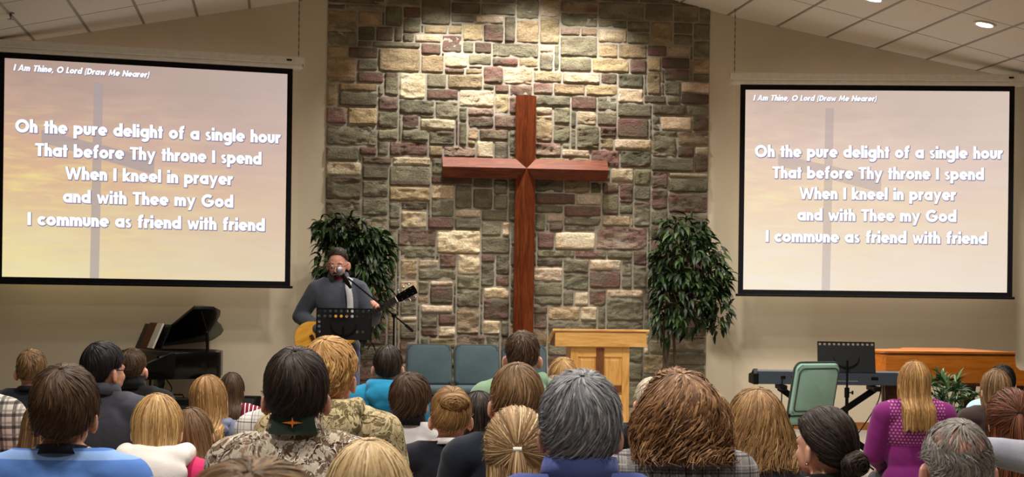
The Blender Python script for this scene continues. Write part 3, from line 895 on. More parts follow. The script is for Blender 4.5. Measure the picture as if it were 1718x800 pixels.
def music_stand(loc, rz, label, zdesk, w, h, nx, ny, hole, tilt):
    """desk faces local +y (towards the player)"""
    r = empty('music_stand', loc, rz); tag(r, label, 'music stand')
    M = Matrix.Translation((0, 0.0, zdesk)) @ Matrix.Rotation(math.radians(90 + tilt), 4, 'X')
    m = MB(); perforated(m, w, h, nx, ny, hole, M); bmesh.ops.remove_doubles(m.bm, verts=m.bm.verts, dist=1e-5)
    g = bmesh.ops.solidify(m.bm, geom=list(m.bm.faces), thickness=0.003)
    d = m.build('desk', M_BMETAL, r)
    m = MB(); a = M @ Vector((-w / 2, 0, 0)); b = M @ Vector((w / 2, 0, 0))
    m.box((0, 0.03, zdesk), (w, 0.06, 0.004), 0.001); m.box((0, 0.06, zdesk + 0.01), (w, 0.003, 0.024), 0.001); m.build('ledge', M_BMETAL, d)
    m = MB(); o = [(-w / 2, 0), (w / 2, 0), (w / 2, h), (-w / 2, h)]; pts = [M @ Vector((x, y, 0.001)) for x, y in o]
    m.tube(pts + [pts[0]], 0.004, 6, False); m.build('rim', M_BMETAL, d, True)
    m = MB(); m.tube([M @ Vector((-0.10, h * .5, 0.012))] + [M @ Vector((0.10 * math.cos(math.radians(180 + 180 * k / 10)), h * .5 + 0.09 * math.sin(math.radians(180 + 180 * k / 10)), 0.014)) for k in range(11)], 0.006, 6); m.build('handle', M_BMETAL, d, True)
    m = MB(); m.tube([(0, -0.03, zdesk + 0.10), (0, -0.035, zdesk - 0.02), (0, -0.035, 0.62)], 0.009, 8); m.build('inner_pole', M_BMETAL, r, True)
    m = MB(); m.tube([(0, -0.035, 0.66), (0, -0.035, 0.09)], 0.014, 10); m.build('pole', M_BMETAL, r, True)
    m = MB(); m.tube([(0, -0.035, 0.60), (0, -0.035, 0.68)], 0.021, 10); m.tube([(0, -0.035, 0.64), (0.045, -0.035, 0.64)], 0.006, 6); m.tube([(0.045, -0.035, 0.625), (0.045, -0.035, 0.655)], 0.008, 6); m.build('clamp_knob', M_BMETAL, r, True)
    for k in range(3):
        a = math.radians(90 + 120 * k); m = MB()
        m.tube([(0, -0.035, 0.16), (0.09 * math.cos(a), -0.035 + 0.09 * math.sin(a), 0.12), (0.27 * math.cos(a), -0.035 + 0.27 * math.sin(a), 0.012)], 0.009, 6); m.build('leg', M_BMETAL, r, True)
    return r


q = on_z(577, 214, STAGE_Z)
music_stand((q.x, q.y, STAGE_Z), math.radians(-6), 'black perforated music stand in front of the singer', 1.03, 0.43, 0.245, 10, 6, lambda i, j: j >= 4 or (i == 0 and j >= 1) or (j == 1 and i in (7, 8)), -8)
q = on_z(1422, 206, STAGE_Z)
music_stand((q.x, q.y, STAGE_Z), math.radians(-14), 'black music stand leaning over the electric keyboard', 0.80, 0.46, 0.27, 12, 7, lambda i, j: j == 6, -24)

# --- black grand piano, lid propped open
q = on_z(232, 176, STAGE_Z)
gp = empty('grand_piano', (q.x, q.y, STAGE_Z), math.radians(28)); tag(gp, 'black lacquered grand piano with its lid propped open', 'piano')
GW = 1.18


def curve_side(o):                             # treble rim outline from the straight part round to the tail, y measured from the treble side
    P = [(0.38, 0), (0.72, 0.0), (0.84, 0.02), (0.92, 0.09), (0.965, 0.20), (0.99, 0.31), (1.04, 0.42), (1.13, 0.52), (1.21, 0.64), (1.245, 0.78), (1.235, 0.93), (1.18, 1.07), (1.06, 1.16), (0.9, GW)]
    return [(x, y) for x, y in P]


rim = curve_side(0)
m = MB(); m.prism(rim + [(0.38, GW)], 0.56, 0.82, 0.008); m.build('case', M_LACQ, gp, True)
m = MB(); m.box((0.19, GW / 2, 0.60), (0.38, GW, 0.08), 0.006); m.build('key_bed', M_LACQ, gp)
m = MB()
for y in (0.03, GW - 0.03):
    m.prism([(0.0, 0.56), (0.39, 0.56), (0.39, 0.82), (0.34, 0.815), (0.06, 0.70), (0.0, 0.69)], -0.03, 0.03, 0.006, Matrix.Translation((0, y, 0)) @ Matrix(((1, 0, 0, 0), (0, 0, 1, 0), (0, 1, 0, 0), (0, 0, 0, 1))))
m.build('key_cheek', M_LACQ, gp)
m = MB(); m.box((0.10, GW / 2, 0.648), (0.15, GW - 0.12, 0.02), 0.002); kk = m.build('white_keys', M_IVORY, gp)
m = MB()
for i in range(36):
    if i % 7 not in (2, 6): m.box((0.13, 0.075 + i * (GW - 0.15) / 36 + 0.02, 0.662), (0.09, 0.012, 0.014), 0.002, seg=1)
m.build('black_keys', M_LACQ, kk)
m = MB(); m.box((0.22, GW / 2, 0.72), (0.02, GW - 0.12, 0.15), 0.003, rot=Matrix.Rotation(0.25, 3, 'Y')); m.build('fallboard', M_LACQ, gp)
m = MB(); o = [(0.42, 0.04), (0.72, 0.04), (0.84, 0.07), (0.93, 0.23), (1.0, 0.42), (1.15, 0.62), (1.19, 0.8), (1.17, 0.95), (1.05, 1.10), (0.9, GW - 0.04), (0.42, GW - 0.04)]
m.prism(o, 0.822, 0.824); m.build('iron_frame', plain('dark_frame', rgb(40, 32, 22), 0.4, 0.3), gp)
TL = math.radians(20)


def lid_pt(x, y, up=0.0):
    r = GW - y; return Vector((x, GW - r * math.cos(TL) + up * math.sin(TL), 0.835 + r * math.sin(TL) + up * math.cos(TL)))


def lid_piece(pts, th, name, base=0.0):
    m = MB(); A = [lid_pt(x, y, base) for x, y in pts]; B = [lid_pt(x, y, base + th) for x, y in pts]
    m.face(A); m.face(B[::-1])
    for i in range(len(A)):
        j = (i + 1) % len(A); m.face([A[i], B[i], B[j], A[j]])
    bmesh.ops.remove_doubles(m.bm, verts=m.bm.verts, dist=1e-5); bmesh.ops.recalc_face_normals(m.bm, faces=m.bm.faces)
    return m.build(name, M_LACQ, gp)


lid_piece([(0.60, -0.012)] + [(x + 0.012, y - 0.012) for x, y in rim[1:]] + [(0.60, GW)], 0.022, 'lid')
lid_piece([(0.625, 0.0), (0.85, 0.03), (0.85, GW), (0.625, GW)], 0.018, 'front_lid', 0.024)
st = lid_pt(0.70, 0.03); m = MB(); m.tube([(0.74, 0.03, 0.82), (0.735, 0.035, 0.82 + 0.22)], 0.016, 8); m.tube([(0.735, 0.035, 1.03), st], 0.009, 8); ps = m.build('lid_prop', M_LACQ, gp, True)
m = MB(); m.ball((0.735, 0.033, 1.02), 0.014, 8); m.build('prop_joint', M_CHROME, ps, True)
rt = Matrix.Rotation(math.radians(24), 3, 'Y')
m = MB(); m.box((0.44, GW / 2 + 0.05, 0.96), (0.018, 0.62, 0.27), 0.004, rot=rt); m.build('music_desk', M_LACQ, gp)
for y, L in ((0.12, 0.62), (GW - 0.12, 0.62), (GW * .62, 1.08)):
    x = 0.28 if L < 1 else 1.02
    m = MB(); m.lathe([(0.055, 0.56), (0.055, 0.52), (0.045, 0.48), (0.038, 0.14), (0.03, 0.08), (0.03, 0.05)], (x, y, 0), 4, Matrix.Rotation(math.pi / 4, 4, 'Z'))
    lg = m.build('leg', M_LACQ, gp); m = MB(); m.lathe([(0.012, 0.0), (0.026, 0.006), (0.03, 0.025), (0.026, 0.045), (0.012, 0.052)], (x, y, 0), 12); m.build('caster', M_STEEL, lg, True)
m = MB(); m.tube([(0.42, GW / 2 - 0.06, 0.56), (0.40, GW / 2 - 0.05, 0.14)], 0.012, 8); m.tube([(0.42, GW / 2 + 0.06, 0.56), (0.40, GW / 2 + 0.05, 0.14)], 0.012, 8); m.box((0.38, GW / 2, 0.11), (0.14, 0.2, 0.06), 0.006); ly = m.build('pedal_lyre', M_LACQ, gp)
for dy in (-0.05, 0, 0.05):
    m = MB(); m.box((0.28, GW / 2 + dy, 0.075), (0.10, 0.022, 0.008), 0.003); m.build('pedal', M_CHROME, ly)
bk = empty('song_book', gp.matrix_basis @ Vector((0.425, GW / 2 - 0.06, 0.87)), math.radians(28)); tag(bk, 'brown songbook open on the black piano, white pages on one side', 'book')
m = MB(); m.box((-0.03, 0.11, 0.10), (0.014, 0.20, 0.28), 0.003, rot=rt); m.build('cover', plain('brown_cover', rgb(96, 52, 38), 0.6), bk)
m = MB(); m.box((-0.036, -0.06, 0.10), (0.02, 0.13, 0.27), 0.003, rot=rt); m.build('pages', M_WHITE, bk)

# --- honey-coloured grand piano, lid closed
q = on_z(1476, 188, STAGE_Z)
hp = empty('grand_piano', (q.x, q.y, STAGE_Z), math.radians(-3)); tag(hp, 'honey-brown grand piano with closed lid behind the green potted plant', 'piano')
BL, BW = 1.58, 1.45
out = [(0.06, 0.0), (1.24, 0.0), (1.24, BW), (0.8, BW), (0.66, BW - 0.1), (0.55, BW - 0.4), (0.36, BW - 0.62), (0.12, BW - 0.8), (0.02, BW - 1.0), (0.0, 0.2)]
m = MB(); m.prism(out, 0.65, 0.93, 0.006); m.build('case', M_HONEY, hp, True)
m = MB(); m.prism([(x - 0.01 if x < 1 else x + 0.01, y - 0.012 if y < 0.7 else y + 0.01) for x, y in out], 0.93, 0.952, 0.004); m.build('lid', M_HONEY, hp, True)
m = MB()
for y in (0.03, BW - 0.03):
    m.prism([(1.24, 0.65), (BL, 0.65), (BL, 0.77), (1.30, 0.79), (1.265, 0.82), (1.25, 0.93), (1.24, 0.93)], -0.03, 0.03, 0.005, Matrix.Translation((0, y, 0)) @ Matrix(((1, 0, 0, 0), (0, 0, 1, 0), (0, 1, 0, 0), (0, 0, 0, 1))))
m.build('key_cheek', M_HONEY, hp)
m = MB(); m.box((1.41, BW / 2, 0.67), (0.34, BW - 0.1, 0.05), 0.004); m.build('key_bed', M_HONEY, hp)
m = MB(); m.box((1.46, BW / 2, 0.705), (0.15, BW - 0.14, 0.02), 0.002); m.build('white_keys', M_IVORY, hp)
m = MB(); m.box((0.63, -0.004, 0.925), (1.24, 0.012, 0.012), 0.003); m.box((0.63, 0.0, 0.655), (1.24, 0.014, 0.03), 0.004); m.build('moulding', M_DKLEG, hp)
for x, y in ((0.14, 0.12), (1.30, 0.14), (1.30, BW - 0.14)):
    m = MB(); m.lathe([(0.095, 0.65), (0.095, 0.61), (0.085, 0.56), (0.062, 0.14), (0.075, 0.11), (0.075, 0.07), (0.05, 0.05)], (x, y, 0), 4, Matrix.Rotation(math.pi / 4, 4, 'Z'))
    lg = m.build('leg', M_DKLEG, hp); m = MB(); m.lathe([(0.012, 0.0), (0.03, 0.006), (0.033, 0.028), (0.028, 0.048), (0.012, 0.052)], (x, y, 0), 12); m.build('caster', M_STEEL, lg, True)

# --- stage keyboard on an X stand
q = on_z(1397, 193, STAGE_Z)
M_SLATE = plain('slate_blue_shell', rgb(58, 66, 80), 0.45)
kb = empty('electric_keyboard', (q.x, q.y + 0.12, STAGE_Z + 0.66), math.radians(-9)); tag(kb, 'dark slate electric keyboard on a crossed stand, its back to the seats', 'keyboard')
KW = 1.31
m = MB(); m.prism([(-0.17, 0.0), (0.17, 0.0), (0.17, 0.075), (0.0, 0.088), (-0.12, 0.125), (-0.17, 0.115)], -KW / 2 + 0.02, KW / 2 - 0.02, 0.006, Matrix(((0, 0, 1, 0), (1, 0, 0, 0), (0, 1, 0, 0), (0, 0, 0, 1)))); shell = m.build('shell', M_SLATE, kb)
for sx in (-1, 1):
    m = MB(); m.prism([(-0.18, -0.004), (0.18, -0.004), (0.18, 0.08), (0.0, 0.095), (-0.12, 0.134), (-0.18, 0.09)], -0.022, 0.022, 0.008, Matrix.Translation((sx * (KW / 2 - 0.01), 0, 0)) @ Matrix(((0, 0, 1, 0), (1, 0, 0, 0), (0, 1, 0, 0), (0, 0, 0, 1)))); m.build('end_cheek', M_BMETAL, kb)
m = MB(); m.box((0, 0.10, 0.082), (1.22, 0.13, 0.016), 0.002); m.build('white_keys', M_IVORY, kb)
m = MB()
for i in range(52):
    if i % 7 not in (2, 6): m.box((-0.60 + i * 1.21 / 52, 0.075, 0.095), (0.011, 0.085, 0.012), 0.002, seg=1)
m.build('black_keys', M_LACQ, kb)
m = MB()
for x, w in ((-0.41, 0.04), (-0.33, 0.02), (-0.28, 0.02), (0.38, 0.06)): m.box((x, -0.172, 0.06), (w, 0.006, 0.026), 0.002)
m.build('socket_panel', M_BMETAL, shell)
m = MB()
for k in range(14): m.box((0.02 + k * 0.016, -0.1725, 0.035), (0.010, 0.004, 0.007))
for k in range(9): m.box((-0.24 + k * 0.018, -0.1725, 0.04), (0.012, 0.004, 0.006))
m.box((-0.03, -0.1725, 0.075), (0.05, 0.004, 0.03)); m.build('lettering_strip', plain('faded_print', rgb(150, 158, 170), 0.6), shell)
ks = empty('keyboard_stand', (q.x, q.y + 0.12, STAGE_Z), math.radians(-9)); tag(ks, 'black crossed-bar stand carrying the electric keyboard', 'keyboard stand')
for sx, yy in ((1, -0.02), (-1, 0.02)):
    m = MB(); d = Vector((0.84, 0, 0.58)); L = d.length; ang = -math.atan2(d.z, d.x) * sx
    m.box((0, yy, 0.335), (L, 0.03, 0.055), 0.006, rot=Matrix.Rotation(ang, 3, 'Y')); br = m.build('cross_bar', M_BMETAL, ks)
    m = MB(); m.box((sx * 0.40, yy, 0.63), (0.06, 0.36, 0.045), 0.01); m.build('support_arm', M_BMETAL, br)
    m = MB(); m.box((-sx * 0.42, yy, 0.03), (0.05, 0.40, 0.05), 0.014); m.build('foot', M_BMETAL, br)
m = MB(); m.tube([(0, -0.06, 0.335), (0, 0.06, 0.335)], 0.045, 14); m.build('pivot_disc', M_BMETAL, ks, True)
B = kb.matrix_basis


def cable(name, pts, r, label, mat=M_BMETAL):
    P = [Vector(a) for a in pts]; S = []
    for i in range(len(P) - 1):
        p0, p1, p2, p3 = P[max(i - 1, 0)], P[i], P[i + 1], P[min(i + 2, len(P) - 1)]
        for k in range(6):
            u = k / 6; S.append(0.5 * ((2 * p1) + (p2 - p0) * u + (2 * p0 - 5 * p1 + 4 * p2 - p3) * u * u + (3 * p1 - p0 - 3 * p2 + p3) * u ** 3))
    S.append(P[-1]); m = MB(); m.tube(S, r, 6); o = m.build(name, mat, None, True); return tag(o, label, 'cable')


cable('cable', [B @ Vector((-0.42, -0.18, 0.06)), B @ Vector((-0.425, -0.2, -0.1)), B @ Vector((-0.42, -0.2, -0.4)), B @ Vector((-0.35, -0.25, -0.655))], 0.005, 'thin black cable hanging from the left end of the electric keyboard')
cable('cable', [B @ Vector((0.45, -0.10, 0.0)), B @ Vector((0.40, -0.2, -0.15)), B @ Vector((0.22, -0.25, -0.42)), B @ Vector((0.0, -0.3, -0.655))], 0.005, 'black cable sagging leftward under the right half of the keyboard')
cable('cable', [B @ Vector((0.47, -0.10, 0.0)), B @ Vector((0.45, -0.2, -0.2)), B @ Vector((0.38, -0.3, -0.48)), B @ Vector((0.26, -0.35, -0.655)), B @ Vector((0.7, -0.55, -0.655))], 0.005, 'long black cable dropping steeply from the keyboard to the stage floor')
G = gp.matrix_basis
cable('cable', [G @ Vector((0.72, 0.05, 0.56)), G @ Vector((0.71, 0.04, 0.45)), G @ Vector((0.73, 0.02, 0.25)), G @ Vector((0.72, 0.0, 0.006))], 0.006, 'black cable hanging under the black piano at its curved side')
cable('cable', [G @ Vector((0.36, 0.15, 0.56)), G @ Vector((0.40, 0.10, 0.46)), G @ Vector((0.33, 0.08, 0.36)), G @ Vector((0.42, 0.05, 0.006))], 0.006, 'black cable looping beside the front leg of the black piano')
q = on_z(299, 181, STAGE_Z)
ab = empty('amplifier', (q.x, q.y, STAGE_Z), math.radians(5)); tag(ab, 'small black amplifier box below the black piano', 'amplifier')
m = MB(); m.box((0, 0, 0.21), (0.26, 0.22, 0.42), 0.012); m.build('cabinet', M_BMETAL, ab)
m = MB(); m.box((0, -0.112, 0.19), (0.22, 0.006, 0.33), 0.002); m.build('grille', plain('amp_cloth', rgb(30, 30, 32), 0.9, scale=120, vary=0.3), ab)
m = MB(); m.tube([(-0.06, 0, 0.42), (-0.05, 0, 0.45), (0.05, 0, 0.45), (0.06, 0, 0.42)], 0.009, 8); m.build('handle', M_BMETAL, ab, True)
q = on_z(410, 176, STAGE_Z)
fm = empty('stage_monitor', (q.x, q.y, STAGE_Z), math.radians(160)); tag(fm, 'black wedge speaker on the stage right of the black piano', 'speaker')
m = MB(); m.prism([(-0.2, 0.0), (0.2, 0.0), (0.2, 0.12), (0.02, 0.42), (-0.12, 0.42)], -0.14, 0.14, 0.01, Matrix(((0, 0, 1, 0), (1, 0, 0, 0), (0, 1, 0, 0), (0, 0, 0, 1)))); m.build('cabinet', M_BMETAL, fm)
m = MB(); m.box((0, 0.113, 0.272), (0.25, 0.008, 0.30), 0.003, rot=Matrix.Rotation(math.atan2(0.18, 0.30), 3, 'X')); m.build('grille', plain('monitor_mesh', rgb(34, 34, 36), 0.7, scale=150, vary=0.3), fm)

# --- potted plants
rp = np.random.RandomState(5)


def leaf_mesh(items, seg=4):
    """items: (base, direction, length, width, droop); each leaf a bent, folded blade"""
    V, Q, T = [], [], []
    for b, d, L, w, dr in items:
        d = Vector(d).normalized(); side = d.cross(Vector((0, 0, 1)))
        if side.length < 1e-3: side = Vector((1, 0, 0))
        side.normalize(); side = Matrix.Rotation(rp.uniform(-0.9, 0.9), 3, d) @ side
        p = Vector(b); step = L / seg; n0 = len(V); tn = rp.uniform(0, 1)
        for i in range(seg + 1):
            u = i / seg; ww = w * (math.sin(math.pi * min(1, 0.06 + 0.94 * u ** 0.75)) ** 0.8) * 0.5
            nrm = side.cross(d).normalized()
            V += [tuple(p - side * ww + nrm * ww * 0.35), tuple(p), tuple(p + side * ww + nrm * ww * 0.35)]; T += [tn, tn + 0.12, tn]
            d = (d + Vector((0, 0, -dr / seg))).normalized(); p = p + d * step
        for i in range(seg):
            a = n0 + 3 * i; Q += [(a, a + 1, a + 4, a + 3), (a + 1, a + 2, a + 5, a + 4)]
    me = fast_mesh('foliage', V, Q); ca = me.color_attributes.new('tone', 'FLOAT_COLOR', 'POINT')
    c = np.repeat(np.array(T)[:, None], 4, 1).astype(np.float32); ca.data.foreach_set('color', c.ravel()); return me


def leaf_mat(name, dark, mid, light, rough=0.45):
    t = NT(name); a = t.node('ShaderNodeAttribute', attribute_name='tone')
    t.base(t.ramp(a.outputs['Fac'], [(0.0, dark), (0.55, mid), (1.0, light)])); return t.surf(rough, 0, 0.3)


M_LEAF = leaf_mat('fig_leaf', rgb(14, 26, 12), rgb(28, 48, 20), rgb(58, 82, 38))
M_BARK = plain('bark', rgb(72, 54, 40), 0.9, vary=0.3, scale=30, bump=0.5)
M_SOIL = plain('potting_moss', rgb(58, 48, 34), 1.0, vary=0.3, scale=60, bump=0.6)
M_POT = plain('dark_basket', rgb(70, 52, 36), 0.8, vary=0.25, scale=40, bump=0.5)


def pot(root, r, h, name='pot', mat=None):
    m = MB(); m.lathe([(r * .72, 0), (r * .78, 0.02), (r * .95, h * .8), (r * 1.04, h * .86), (r * 1.04, h), (r * .95, h), (r * .9, h * .9), (0.001, h * .9)], n=24); m.build(name, mat or M_POT, root, True)
    m = MB(); m.lathe([(0.001, h * .88), (r * .88, h * .88), (r * .86, h * .93), (0.001, h * .95)], n=20); m.build('soil', M_SOIL, root, True)


def fig_tree(loc, label, blob, n, seed, stems):
    """blob: list of (centre, radii) of leafy masses relative to the pot's base"""
    global rp
    rp = np.random.RandomState(seed)
    r = empty('potted_fig_tree', loc); tag(r, label, 'potted tree', 'artificial trees beside the stone wall'); pot(r, 0.2, 0.3)
    for pts in stems:
        m = MB(); m.tube(pts, [0.022 - 0.012 * i / (len(pts) - 1) for i in range(len(pts))], 7); m.build('trunk', M_BARK, r, True)
    top = Vector(stems[0][-1]); tw = MB(); items = []
    for c, rad, k in blob:
        for _ in range(int(n * k)):
            v = rp.normal(size=3); v /= np.linalg.norm(v); v *= rp.uniform(0.45, 1.0) ** 0.4
            b = Vector(c) + Vector((v[0] * rad[0], v[1] * rad[1], v[2] * rad[2]))
            dirn = Vector((v[0] * 0.8, v[1] * 0.8, -0.25 + 0.5 * max(v[2], 0) + rp.uniform(-0.25, 0.25)))
            for q in range(3):
                dd = dirn + Vector(rp.normal(size=3) * 0.4)
                items.append((b + Vector(rp.normal(size=3) * 0.02), dd, rp.uniform(0.10, 0.165), rp.uniform(0.032, 0.046), rp.uniform(0.7, 1.8)))
        for _ in range(int(10 * k) + 3):
            v = rp.normal(size=3); v /= np.linalg.norm(v)
            e = Vector(c) + Vector((v[0] * rad[0], v[1] * rad[1], v[2] * rad[2])) * 0.85
            s0 = top.lerp(Vector((top.x, top.y, c[2] - rad[2] * .5)), 0.6); md = (s0 + e) / 2 + Vector((0, 0, 0.06)); tw.tube([s0, md, e], [0.008, 0.005, 0.003], 5)
    tw.build('twigs', M_BARK, r, True)
    link_mesh('foliage', leaf_mesh(items), M_LEAF, r)
    return r


def rel(x, y, s, base):                        # offset of a pixel from a plant's base, at that plant's distance
    return at(x, y, s) - Vector(base)


b = on_z(1160, 166, STAGE_Z); b = Vector((b.x, YW - 0.46, STAGE_Z)); S_ = F / np.dot(np.array(b) - EYE, FWD)
R = lambda x, y: rel(x, y, S_, b)
def blobs(L): return [(R(x, y), (rx / S_, min(ry / S_, .30) if False else min(rx / S_ * .75, .30), ry / S_), k) for x, y, rx, ry, k in L]
fig_tree(b, 'tall dark green potted fig tree right of the stone wall, trunks bare below', blobs([(1150, 400, 42, 36, .9), (1160, 440, 55, 50, 1.1), (1150, 490, 52, 45, 1.0), (1185, 480, 38, 52, .8), (1115, 520, 18, 50, .4), (1205, 520, 17, 38, .35), (1150, 535, 35, 20, .4), (1112, 440, 16, 60, .35)]), 105, 3,
         [[(0, 0, .25), (-0.03, 0, .6), (0.0, 0.0, 1.0), (0.0, 0, 1.7)], [(0.05, 0.02, .25), (0.08, 0, .6), (0.05, 0.02, 1.1), (0.08, 0, 1.5)], [(-0.04, -0.03, .25), (-0.05, 0, .7), (-0.06, 0, 1.2)]])
b = on_z(598, 170, STAGE_Z); b = Vector((b.x, YW - 0.60, STAGE_Z)); S_ = F / np.dot(np.array(b) - EYE, FWD)
fig_tree(b, 'tall dark green potted fig tree behind the singer', blobs([(590, 395, 42, 34, .9), (560, 385, 34, 20, .5), (615, 430, 38, 50, 1.0), (570, 440, 36, 55, .8), (620, 490, 34, 45, .8), (555, 480, 22, 40, .4), (615, 545, 20, 30, .3), (640, 420, 16, 40, .35)]), 105, 8,
         [[(0, 0, .25), (0.03, 0, .6), (0.0, 0.0, 1.0), (0.0, 0, 1.8)], [(0.05, 0.02, .25), (0.07, 0, .6), (0.06, 0.02, 1.2)]])

# low leafy plant in front of the honey-brown piano
rp = np.random.RandomState(21)
b = on_z(1590, 200, STAGE_Z); S_ = F / np.dot(np.array(b) - EYE, FWD)
pl = empty('potted_palm', b); tag(pl, 'bushy green potted plant with split leaves in front of the honey-brown piano', 'potted plant'); pot(pl, 0.17, 0.32)
items = []; sm = MB()
for k in range(46):
    a = rp.uniform(0, 2 * math.pi); out_ = rp.uniform(0.05, 0.29); z = rp.uniform(0.36, 0.80)
    e = Vector((math.cos(a) * out_, math.sin(a) * out_ * .8, z - out_ * 0.3)); s0 = Vector((rp.uniform(-.05, .05), rp.uniform(-.05, .05), 0.30))
    md = s0.lerp(e, 0.6) + Vector((0, 0, 0.08)); sm.tube([s0, md, e], [0.005, 0.004, 0.003], 5)
    ax = (e - md).normalized(); up = Vector((0, 0, 1))
    sd = ax.cross(up).normalized()
    for q in range(9):
        f = (q - 4) / 4.0; d = (ax * math.cos(f * 1.5) + sd * math.sin(f * 1.5)) + Vector((0, 0, 0.15))
        items.append((e, d, rp.uniform(0.10, 0.14) * (1.1 - .35 * abs(f)), 0.026, rp.uniform(0.5, 1.2)))
sm.build('stems', plain('green_stem', rgb(52, 70, 36), 0.7), pl, True)
link_mesh('foliage', leaf_mesh(items), leaf_mat('palm_leaf', rgb(26, 52, 30), rgb(52, 90, 50), rgb(96, 134, 84)), pl)

# --- microphone on a boom stand
q = on_z(661, 207, STAGE_Z)
ms = empty('microphone_stand', (q.x, q.y, STAGE_Z)); tag(ms, 'black boom microphone stand reaching in front of the singer', 'microphone stand')
iv = Vector(q)
L_ = lambda x, y, s: at(x, y, s) - iv
hub = L_(661, 529, 207); tip = L_(584, 467, 215); tail = L_(692, 555, 204)
m = MB(); m.tube([(0, 0, 0.30), (0, 0, 0.92)], 0.012, 10); m.tube([(0, 0, 0.9), (hub.x, hub.y, hub.z)], 0.008, 8); m.build('pole', M_BMETAL, ms, True)
m = MB(); m.tube([(0, 0, 0.88), (0, 0, 0.96)], 0.019, 10); m.build('height_clutch', M_BMETAL, ms, True)
m = MB(); m.tube([tail, hub, tip], 0.007, 8); m.tube([tail, tail.lerp(hub, .35)], 0.013, 8); m.build('boom_arm', M_BMETAL, ms, True)
m = MB(); m.ball(hub, 0.022, 8); m.tube([hub, hub + Vector((0.0, -0.05, 0.0))], 0.008, 8); m.build('boom_clamp', M_BMETAL, ms, True)
for k in range(3):
    a = math.radians(30 + 120 * k); m = MB(); m.tube([(0, 0, 0.32), (0.30 * math.cos(a), 0.30 * math.sin(a), 0.012)], 0.009, 6); m.tube([(0.08 * math.cos(a), 0.08 * math.sin(a), 0.245), (0, 0, 0.14)], 0.005, 6); m.build('leg', M_BMETAL, ms, True)
m = MB(); m.tube([(0, 0, 0.12), (0, 0, 0.33)], 0.014, 8); m.build('leg_collar', M_BMETAL, ms, True)
mc0 = at(569, 453, 217); mc1 = at(586, 479, 216); ax = (mc1 - mc0).normalized()
mic = empty('microphone', mc0); tag(mic, 'black handheld microphone with silver grille in front of the singer\'s mouth', 'microphone')
m = MB(); m.tube([ax * 0.035, ax * 0.045, ax * 0.06, ax * 0.16, ax * 0.175], [0.022, 0.022, 0.018, 0.013, 0.011], 12); m.build('handle', M_BMETAL, mic, True)
m = MB(); m.ball((0, 0, 0), (0.027, 0.027, 0.027), 10); m.tube([ax * 0.012, ax * 0.036], [0.0272, 0.0235], 14); m.build('grille', plain('mic_mesh', rgb(150, 150, 156), 0.35, 0.8, scale=260, vary=0.4, bump=0.5), mic, True)
m = MB(); tp = Vector(tip) + iv - mc0; m.tube([ax * 0.085, ax * 0.135], [0.020, 0.018], 12); m.tube([ax * 0.11, tp], 0.008, 8); m.build('clip', M_BMETAL, mic, True)

# ------------------------------------------------------------------ people: one continuous body each, hair and clothes on top
def fig_cap(m, p0, r0, p1, r1):
    p0, p1 = Vector(p0), Vector(p1); m.ball(p0, r0, 8); m.ball(p1, r1, 8); m.tube([p0, p1], [r0, r1], 16)


def fig_ell(m, c, r, rot=None):
    t = bmesh.new(); bmesh.ops.create_uvsphere(t, u_segments=24, v_segments=14, radius=1.0); bmesh.ops.scale(t, vec=r, verts=t.verts)
    M = Matrix.Translation(c)
    if rot is not None: M = M @ rot.to_4x4()
    m._add(t, M)


def fused(parts, voxel, smooth=6, factor=0.5):
    """melt the parts into one continuous skin"""
    m = MB()
    for p in parts:
        if p[0] == 'c': fig_cap(m, *p[1:])
        else: fig_ell(m, *p[1:])
    me = bpy.data.meshes.new('skin'); m.bm.to_mesh(me); m.bm.free()
    o = bpy.data.objects.new('skin', me); COL.objects.link(o)
    md = o.modifiers.new('r', 'REMESH'); md.mode = 'VOXEL'; md.voxel_size = voxel; md.use_smooth_shade = True
    sm = o.modifiers.new('s', 'SMOOTH'); sm.factor = factor; sm.iterations = smooth
    dg = bpy.context.evaluated_depsgraph_get(); dg.update()
    out = bpy.data.meshes.new_from_object(o.evaluated_get(dg))
    bpy.data.objects.remove(o); bpy.data.meshes.remove(me)
    return out


def verts_of(me):
    v = np.empty(len(me.vertices) * 3, np.float32); me.vertices.foreach_get('co', v); return v.reshape(-1, 3).astype(float)


def set_verts(me, v):
    me.vertices.foreach_set('co', v.astype(np.float32).ravel()); me.update()


def head_parts(z, lean=0.0):
    """head whose cranium centre is at height z, facing +y"""
    P = [('e', (0, -0.012, z), (0.0765, 0.096, 0.108)), ('e', (0, 0.025, z - 0.045), (0.064, 0.072, 0.082)), ('e', (0, 0.04, z - 0.085), (0.048, 0.048, 0.036)),
         ('e', (0, 0.072, z - 0.098), (0.022, 0.02, 0.019)), ('c', (0, 0.092, z - 0.018), 0.010, (0, 0.110, z - 0.046), 0.0125), ('e', (0, 0.090, z - 0.071), (0.022, 0.012, 0.009)),
         ('c', (-0.04, 0.072, z + 0.006), 0.013, (0.04, 0.072, z + 0.006), 0.013), ('e', (-0.036, 0.066, z - 0.04), (0.024, 0.02, 0.022)), ('e', (0.036, 0.066, z - 0.04), (0.024, 0.02, 0.022)),
         ('c', (-0.011, 0.098, z - 0.048), 0.008, (0.011, 0.098, z - 0.048), 0.008)]
    for s in (-1, 1):
        P += [('e', (s * 0.0885, -0.016, z - 0.032), (0.010, 0.023, 0.035), Matrix.Rotation(s * 0.6, 3, 'Z') @ Matrix.Rotation(-0.15, 3, 'X')),
              ('e', (s * 0.086, -0.010, z - 0.060), (0.008, 0.011, 0.013)), ('e', (s * 0.076, -0.004, z - 0.035), (0.012, 0.014, 0.022))]
    return P


